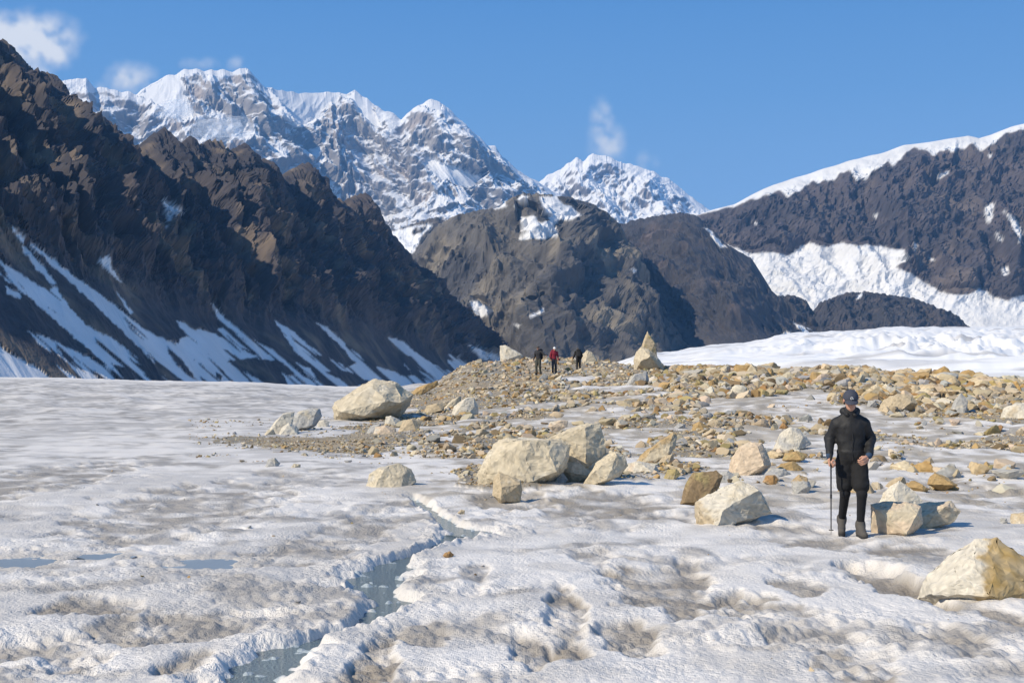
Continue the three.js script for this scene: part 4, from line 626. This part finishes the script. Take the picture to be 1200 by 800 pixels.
// hand: palm at p, fingers along f (unit), back of the hand along n, thumb to the side s; curl bends the fingers over -n
function handBones(p, f, n, s, curl, side) {
  const at = (a, b, c) => [0, 1, 2].map(i => p[i] + f[i] * a + s[i] * b + n[i] * c), out = [[at(.0, -.025, 0), at(.06, -.03, 0), .016, .015], [at(.0, .02, 0), at(.065, .03, 0), .017, .015], [at(0, 0, 0), at(.065, 0, 0), .018, .016]];
  const len = [.062, .074, .080, .070]; for (let i = 0; i < 4; i++) { const b = (i - 1.5) * .021, l = len[i], c1 = curl * .8, c2 = curl * 2.1, k0 = at(.07, b, 0), k1 = at(.07 + l * .45 * Math.cos(c1), b, -l * .45 * Math.sin(c1)), k2 = at(.07 + l * .45 * Math.cos(c1) + l * .35 * Math.cos(c2), b, -l * .45 * Math.sin(c1) - l * .35 * Math.sin(c2)), k3 = at(.07 + l * .45 * Math.cos(c1) + l * .35 * Math.cos(c2) + l * .25 * Math.cos(c2 * 1.35), b, -l * .45 * Math.sin(c1) - l * .35 * Math.sin(c2) - l * .25 * Math.sin(c2 * 1.35)); out.push([k0, k1, .0098, .0092], [k1, k2, .0092, .0086], [k2, k3, .0086, .0078]); }
  const t0 = at(.01, .03 * side, -.004), t1 = at(.04, .05 * side, -.018), t2 = at(.062, .043 * side, -.04); out.push([t0, t1, .013, .011], [t1, t2, .0105, .009]); return out;
}
function headField(c, tilt, withHair) {     // face looks to +z, tilted down by tilt
  const ct = Math.cos(tilt), st = Math.sin(tilt);
  return (X, Y, Z) => {
    const x = X - c[0], y0 = Y - c[1], z0 = Z - c[2], y = y0 * ct + z0 * st, z = -y0 * st + z0 * ct, ax = Math.abs(x);
    const el = (px, py, pz, rx, ry, rz) => { const a = (x - px) / rx, b = (y - py) / ry, d = (z - pz) / rz; return (Math.hypot(a, b, d) - 1) * Math.min(rx, ry, rz); }, el2 = (px, py, pz, rx, ry, rz) => { const a = (ax - px) / rx, b = (y - py) / ry, d = (z - pz) / rz; return (Math.hypot(a, b, d) - 1) * Math.min(rx, ry, rz); };
    let d = el(0, .025, -.01, .077, .098, .096); d = smin(d, el(0, -.065, .03, .052, .06, .062), .035); d = smin(d, el(0, -.02, .088, .013, .028, .018), .014); d = smin(d, el(0, -.034, .097, .015, .011, .013), .01);
    d = smin(d, el2(.02, .018, .078, .02, .008, .012), .012); d = Math.max(d, -el2(.03, .0, .096, .017, .01, .014) + 0); d = smin(d, el2(.03, 0, .079, .0125, .0125, .0125), .003); d = smin(d, el(0, -.068, .083, .022, .006, .012), .006); d = smin(d, el(0, -.081, .08, .02, .0065, .012), .006); d = smin(d, el(0, -.108, .066, .02, .016, .016), .02); d = smin(d, el2(.08, -.005, -.005, .008, .03, .018), .006); return d;
  };
}
function person(o) {
  const root = add(new THREE.Group(), 'person'), cell = o.cell, J = o.joints, part = (name, geo, m) => { const k = new THREE.Mesh(geo, m); k.name = name; root.add(k); return k; };
  const torso = [[add3(J.hip, [0, 0, 0]), J.chest, .115, .12, .78]], limb = (a, b, c, r) => [[a, b, r[0], r[1]], [b, c, r[1] * .98, r[2]]];
  // the body, one continuous skin under the clothes
  const bodyBones = [...torso, [J.chest, J.neck, .09, .052], [J.neck, J.head, .052, .05], [J.shL, J.shR, .06, .06], ...limb(J.shL, J.elL, J.haL, [.048, .038, .026]), ...limb(J.shR, J.elR, J.haR, [.048, .038, .026]), ...limb(add3(J.hip, [-.085, -.04, 0]), J.knL, J.anL, [.078, .052, .036]), ...limb(add3(J.hip, [.085, -.04, 0]), J.knR, J.anR, [.078, .052, .036])];
  const geos = [meshOf(bodyBones, cell * 1.4, .03)], hc = add3(J.head, [0, .02, .01]); geos.push(skin(headField(hc, o.tilt), add3(hc, [-.13, -.16, -.15]), add3(hc, [.13, .16, .16]), cell * .5));
  for (const h of o.hands) geos.push(meshOf(handBones(...h), Math.max(.0045, cell * .5), .006));
  part('body', mergeGeometries(geos), skinMat);
  const M = o.mat, fold = o.fold ?? .006;
  const chest = add3(J.chest, [0, 0, 0]);
  const jacket = [[add3(J.hip, [0, o.hem ?? .08, 0]), add3(J.hip, [0, .1, 0]), .168, .148, .74], [add3(J.hip, [-.03, .08, 0]), add3(chest, [-.05, .02, 0]), .118, .128, .82], [add3(J.hip, [.03, .08, 0]), add3(chest, [.05, .02, 0]), .118, .128, .82], [add3(J.neck, [-.02, -.03, 0]), J.shL, .062, .068], [add3(J.neck, [.02, -.03, 0]), J.shR, .062, .068], [chest, J.neck, .11, .072], [J.neck, add3(J.neck, [0, .035, .01]), .078, .074], ...limb(J.shL, J.elL, o.cuffL ?? J.haL, [.072, .060, .045]), ...limb(J.shR, J.elR, o.cuffR ?? J.haR, [.072, .060, .045])];
  const jk = part('jacket', meshOf(jacket, cell, .035, fold, 8), M.jacket);
  const sub = (name, geo, m, p = jk) => { const k = new THREE.Mesh(geo, m); k.name = name; p.add(k); };
  if (o.fine) {
    const zip = new THREE.CatmullRomCurve3([[0, -.02, .128], [0, .12, .122], [0, .3, .126], [0, .4, .118]].map(p => new THREE.Vector3(J.hip[0] + p[0] * 0, J.hip[1] + p[1], J.hip[2] + p[2]))); sub('zip', new THREE.TubeGeometry(zip, 20, .004, 6), cloth(.01, .01, .012, .5));
    const hood = [[add3(J.neck, [-.075, .02, -.03]), add3(J.neck, [0, .03, -.09]), .045, .05], [add3(J.neck, [.075, .02, -.03]), add3(J.neck, [0, .03, -.09]), .045, .05], [add3(J.neck, [-.07, .02, -.02]), add3(J.neck, [-.045, -.02, .075]), .036, .026], [add3(J.neck, [.07, .02, -.02]), add3(J.neck, [.045, -.02, .075]), .036, .026]]; sub('hood', meshOf(hood, cell, .03, .004, 12), M.jacket);
    for (const [h, s] of [[o.cuffL, -1], [o.cuffR, 1]]) { const e = s < 0 ? J.elL : J.elR, v = [0, 1, 2].map(i => (h[i] - e[i])), l = Math.hypot(...v), b = [0, 1, 2].map(i => h[i] + v[i] / l * .035); sub('cuff', meshOf([[h, b, .043, .038]], cell * .7, .01), M.cuff); }
  }
  if (M.shorts) {
    const hl = add3(J.hip, [-.088, -.04, 0]), hr = add3(J.hip, [.088, -.04, 0]), to = (a, b, t) => [0, 1, 2].map(i => mix(a[i], b[i], t));
    part('shorts', meshOf([[add3(J.hip, [-.03, .02, 0]), add3(J.hip, [.03, .02, 0]), .13, .13, .8], [hl, to(hl, J.knL, .74), .100, .098], [hr, to(hr, J.knR, .74), .100, .098]], cell, .02, fold, 9), M.shorts);
  }
  const lr = o.legR ?? [.085, .060, .043];
  part('leggings', meshOf([[add3(J.hip, [-.05, .02, 0]), add3(J.hip, [.05, .02, 0]), .12, .12, .85], ...limb(add3(J.hip, [-.085, -.04, 0]), J.knL, J.anL, lr), ...limb(add3(J.hip, [.085, -.04, 0]), J.knR, J.anR, lr)], cell, .02, o.legFold ?? .002, 10), M.legs).name = o.legName ?? 'leggings';
  for (const [an, toe] of [[J.anL, J.toeL], [J.anR, J.toeR]]) {
    const heel = [an[0] - (toe[0] - an[0]) * .18, toe[1] + .004, an[2] - (toe[2] - an[2]) * .18], up = add3(an, [0, o.fine ? .03 : .06, 0]);
    const bt = part('boot', meshOf([[up, an, .058, .054], [an, heel, .052, .042], [heel, toe, .044, .040], [an, [mix(an[0], toe[0], .6), toe[1] + .02, mix(an[2], toe[2], .6)], .05, .042]], Math.min(cell, .012), .02, .002, 14), M.boot);
    if (o.fine) sub('sole', meshOf([[add3(heel, [0, -.036, 0]), add3(toe, [0, -.036, 0]), .043, .042, 1]].map(b => b), .01, .01), cloth(.02, .02, .02), bt);
  }
  if (M.cap) {
    const ct = Math.cos(o.tilt), st = Math.sin(o.tilt), tr = (x, y, z) => [hc[0] + x, hc[1] + y * ct - z * st, hc[2] + y * st + z * ct];
    const f = (X, Y, Z) => { const x = X - hc[0], y0 = Y - hc[1], z0 = Z - hc[2], y = y0 * ct + z0 * st, z = -y0 * st + z0 * ct; let d = (Math.hypot(x / .09, (y - .035) / .096, (z + .008) / .108) - 1) * .09; d = Math.max(d, .028 - y); const e = Math.max(Math.hypot(x / .078, (z - .06) / .115) - 1, 0) ; const brim = Math.max((Math.hypot(x / .078, (z - .07) / .105) - 1) * .078, Math.abs(y - .034 + .9 * x * x * 5 * .9 + .16 * Math.max(z - .08, 0)) - .0055, .03 - z); return Math.min(d, brim); };
    const cp = part('cap', skin(f, add3(hc, [-.14, -.12, -.17]), add3(hc, [.14, .17, .24]), cell * .55), M.cap);
    if (o.fine) { const e = new THREE.TorusGeometry(.013, .004, 6, 16, 4.6); const m = new THREE.Mesh(e, cloth(.6, .6, .6)); m.name = 'emblem'; m.position.set(...tr(0, .068, .098)); m.rotation.x = o.tilt - .35; cp.add(m); const q = meshOf([[tr(.004, .064, .102), tr(.02, .06, .1), .005, .004]], .003, .003); sub('emblem', q, cloth(.6, .6, .6), cp); }
    if (o.fine) part('hair', meshOf([[tr(-.07, .0, -.03), tr(-.062, -.05, -.04), .02, .018], [tr(.07, .0, -.03), tr(.062, -.05, -.04), .02, .018], [tr(-.05, -.02, -.07), tr(.05, -.02, -.07), .035, .035], [tr(0, -.05, -.075), tr(0, -.09, -.06), .04, .03]], .006, .02, .003, 30), cloth(.05, .03, .018));
  }
  if (M.pack) { const z = o.packZ ?? -.2; const pk = part('backpack', meshOf([[add3(J.hip, [-.06, .1, z]), add3(J.chest, [-.06, .1, z]), .12, .11, .9], [add3(J.hip, [.06, .1, z]), add3(J.chest, [.06, .1, z]), .12, .11, .9]], cell, .05, .008, 8), M.pack); sub('lid', meshOf([[add3(J.chest, [-.08, .2, z]), add3(J.chest, [.08, .2, z]), .085, .085]], cell, .03, .006, 9), M.pack, pk); }
  root.position.set(...o.at); root.rotation.y = o.turn ?? 0; if (o.size) root.scale.setScalar(o.size);
  return tag(root, o.label, 'person', o.group);
}
// the walker in the foreground; local units metres, +z towards the way she or he walks
{
  const p = spot(997, 627.5), gy = heightAt(p.x, p.z), dd = -p.z / F;
  const q = (px, py, z) => [(px - 997) * dd, (628 - py) * dd, z];
  const haL = q(972, 538, .17), haR = q(1013, 536, .22);
  person({
    at: [p.x, gy, p.z], turn: -Math.atan2(p.x, -p.z) * .6, cell: .011, fine: true, tilt: .38, fold: .008, hem: .085,
    joints: { hip: q(998, 537, 0), chest: q(997, 503, .01), neck: q(996.5, 484, .02), head: q(996.5, 471.5, .055), shL: q(982, 496.5, 0), shR: q(1012, 496.5, 0), elL: q(974, 515, -.06), elR: q(1020.5, 515, -.07), haL, haR, knL: q(990.5, 578, .04), knR: q(1008, 578, .16), anL: q(989, 612, -.18), anR: q(1007, 615, .10), toeL: q(986.5, 622.5, .06), toeR: q(1009.5, 623.5, .28) },
    cuffL: q(972, 532, .13), cuffR: q(1016, 531, .18),
    hands: [[haL, [.1, -.75, .65], [-.86, .2, .47], [.3, .62, .68], 1.0, 1], [haR, [-.72, -.5, .48], [.55, .1, .83], [-.4, .86, .3], .85, 1]],
    mat: { jacket: cloth(.0075, .0075, .0085, .7), cuff: cloth(.02, .045, .09), shorts: cloth(.006, .006, .007, .9), legs: cloth(.005, .005, .007, .9), boot: cloth(.075, .068, .060), cap: cloth(.04, .045, .065) },
    label: 'person in black jacket, shorts over leggings and blue grey cap walking forward',
  });
  // trekking pole held in the hand
  const top = add3(haL, [.008, .03, .045]), tip = q(972.5, 624, .26), g = add(new THREE.Group(), 'trekking_pole'), V = a => new THREE.Vector3(...a), rod = (a, b, r0, r1, name, m) => { const A = V(a), B = V(b), k = new THREE.Mesh(new THREE.CylinderGeometry(r1, r0, A.distanceTo(B), 12), m); k.position.copy(A).lerp(B, .5); k.quaternion.setFromUnitVectors(new THREE.Vector3(0, 1, 0), B.clone().sub(A).normalize()); k.name = name; g.add(k); }, L = t => [0, 1, 2].map(i => mix(top[i], tip[i], t));
  const steel = new THREE.MeshStandardMaterial({ color: new THREE.Color().setRGB(.05, .05, .055), roughness: .4, metalness: .6 });
  rod(L(-.05), L(.11), .015, .013, 'grip', cloth(.015, .015, .015)); rod(L(.11), L(.5), .009, .009, 'upper_shaft', steel); rod(L(.5), L(.93), .0075, .007, 'lower_shaft', steel); rod(L(.93), L(1), .004, .002, 'tip', steel); rod(L(.935), L(.945), .028, .028, 'basket', cloth(.02, .02, .02)); rod(L(.48), L(.53), .012, .012, 'clamp', cloth(.02, .02, .02));
  g.position.set(p.x, gy, p.z); g.rotation.y = -Math.atan2(p.x, -p.z) * .6; tag(g, 'black trekking pole held by the walking person in the cap', 'trekking pole');
}
// three hikers on the moraine crest
{
  const mk = (px, py, tall, o) => { const p = polar(px, o.d), y = heightAt(p[0], p[1]); person({ cell: .028, tilt: .1, hands: [], at: [p[0], y, p[1]], legR: [.10, .078, .065], legName: 'trousers', legFold: .01, fold: .012, size: tall / 1.75, ...o }); return [p[0], y, p[1]]; };
  const base = { hip: [0, .95, 0], chest: [0, 1.3, .02], neck: [0, 1.48, .03], head: [0, 1.6, .05], shL: [-.19, 1.4, 0], shR: [.19, 1.4, 0], elL: [-.26, 1.13, -.02], elR: [.26, 1.13, -.02], haL: [-.24, .9, .12], haR: [.24, .9, .12], knL: [-.1, .5, .08], knR: [.1, .5, .02], anL: [-.11, .1, .02], anR: [.12, .1, -.08], toeL: [-.12, .045, .17], toeR: [.14, .045, .08] };
  const hands = J => [[J.haL, [0, -.9, .3], [-1, 0, 0], [0, .3, .9], .6, 1], [J.haR, [0, -.9, .3], [1, 0, 0], [0, .3, .9], .6, 1]];
  let J = { ...base, haR: [.62, 1.16, .1], elR: [.42, 1.2, .02], haL: [-.26, .92, .15] };
  const one = mk(631, 437, 1.78, { d: 71, joints: J, hands: hands(J), turn: Math.PI - .5 + Math.PI, packZ: -.24, mat: { jacket: cloth(.018, .018, .022), legs: cloth(.055, .055, .042), boot: cloth(.03, .025, .02), cap: cloth(.06, .05, .045), pack: cloth(.010, .010, .013) }, label: 'hiker in dark jacket and olive trousers with a big black pack', group: 'hikers on the moraine crest' });
  J = { ...base, knL: [-.12, .5, .1], anR: [.16, .1, -.12], toeR: [.19, .045, .02] };
  mk(649.5, 436, 1.66, { d: 71.5, joints: J, hands: hands(J), turn: .25, packZ: -.2, mat: { jacket: cloth(.22, .012, .03), legs: cloth(.03, .034, .045), boot: cloth(.03, .025, .02), cap: cloth(.75, .75, .75), pack: cloth(.16, .01, .025) }, label: 'hiker in a red jacket and white cap', group: 'hikers on the moraine crest' });
  J = { ...base, chest: [0, 1.24, .16], neck: [0, 1.38, .26], head: [0, 1.46, .34], shL: [-.19, 1.32, .16], shR: [.19, 1.32, .16], elL: [-.27, 1.06, .16], elR: [.27, 1.06, .16], haL: [-.22, .86, .3], haR: [.34, .86, .3] };
  const three = mk(678, 433, 1.62, { d: 73, joints: J, hands: hands(J), turn: Math.PI + .1, mat: { jacket: cloth(.010, .010, .012), legs: cloth(.012, .012, .015), boot: cloth(.02, .02, .02), cap: cloth(.10, .08, .06), pack: cloth(.008, .008, .009) }, label: 'stooping hiker all in black at the right of the three', group: 'hikers on the moraine crest' });
}
for (const o of scene.children) o.traverse(c => { if (c.isMesh) { c.castShadow = true; c.receiveShadow = true; } });
renderer.render(scene, camera);
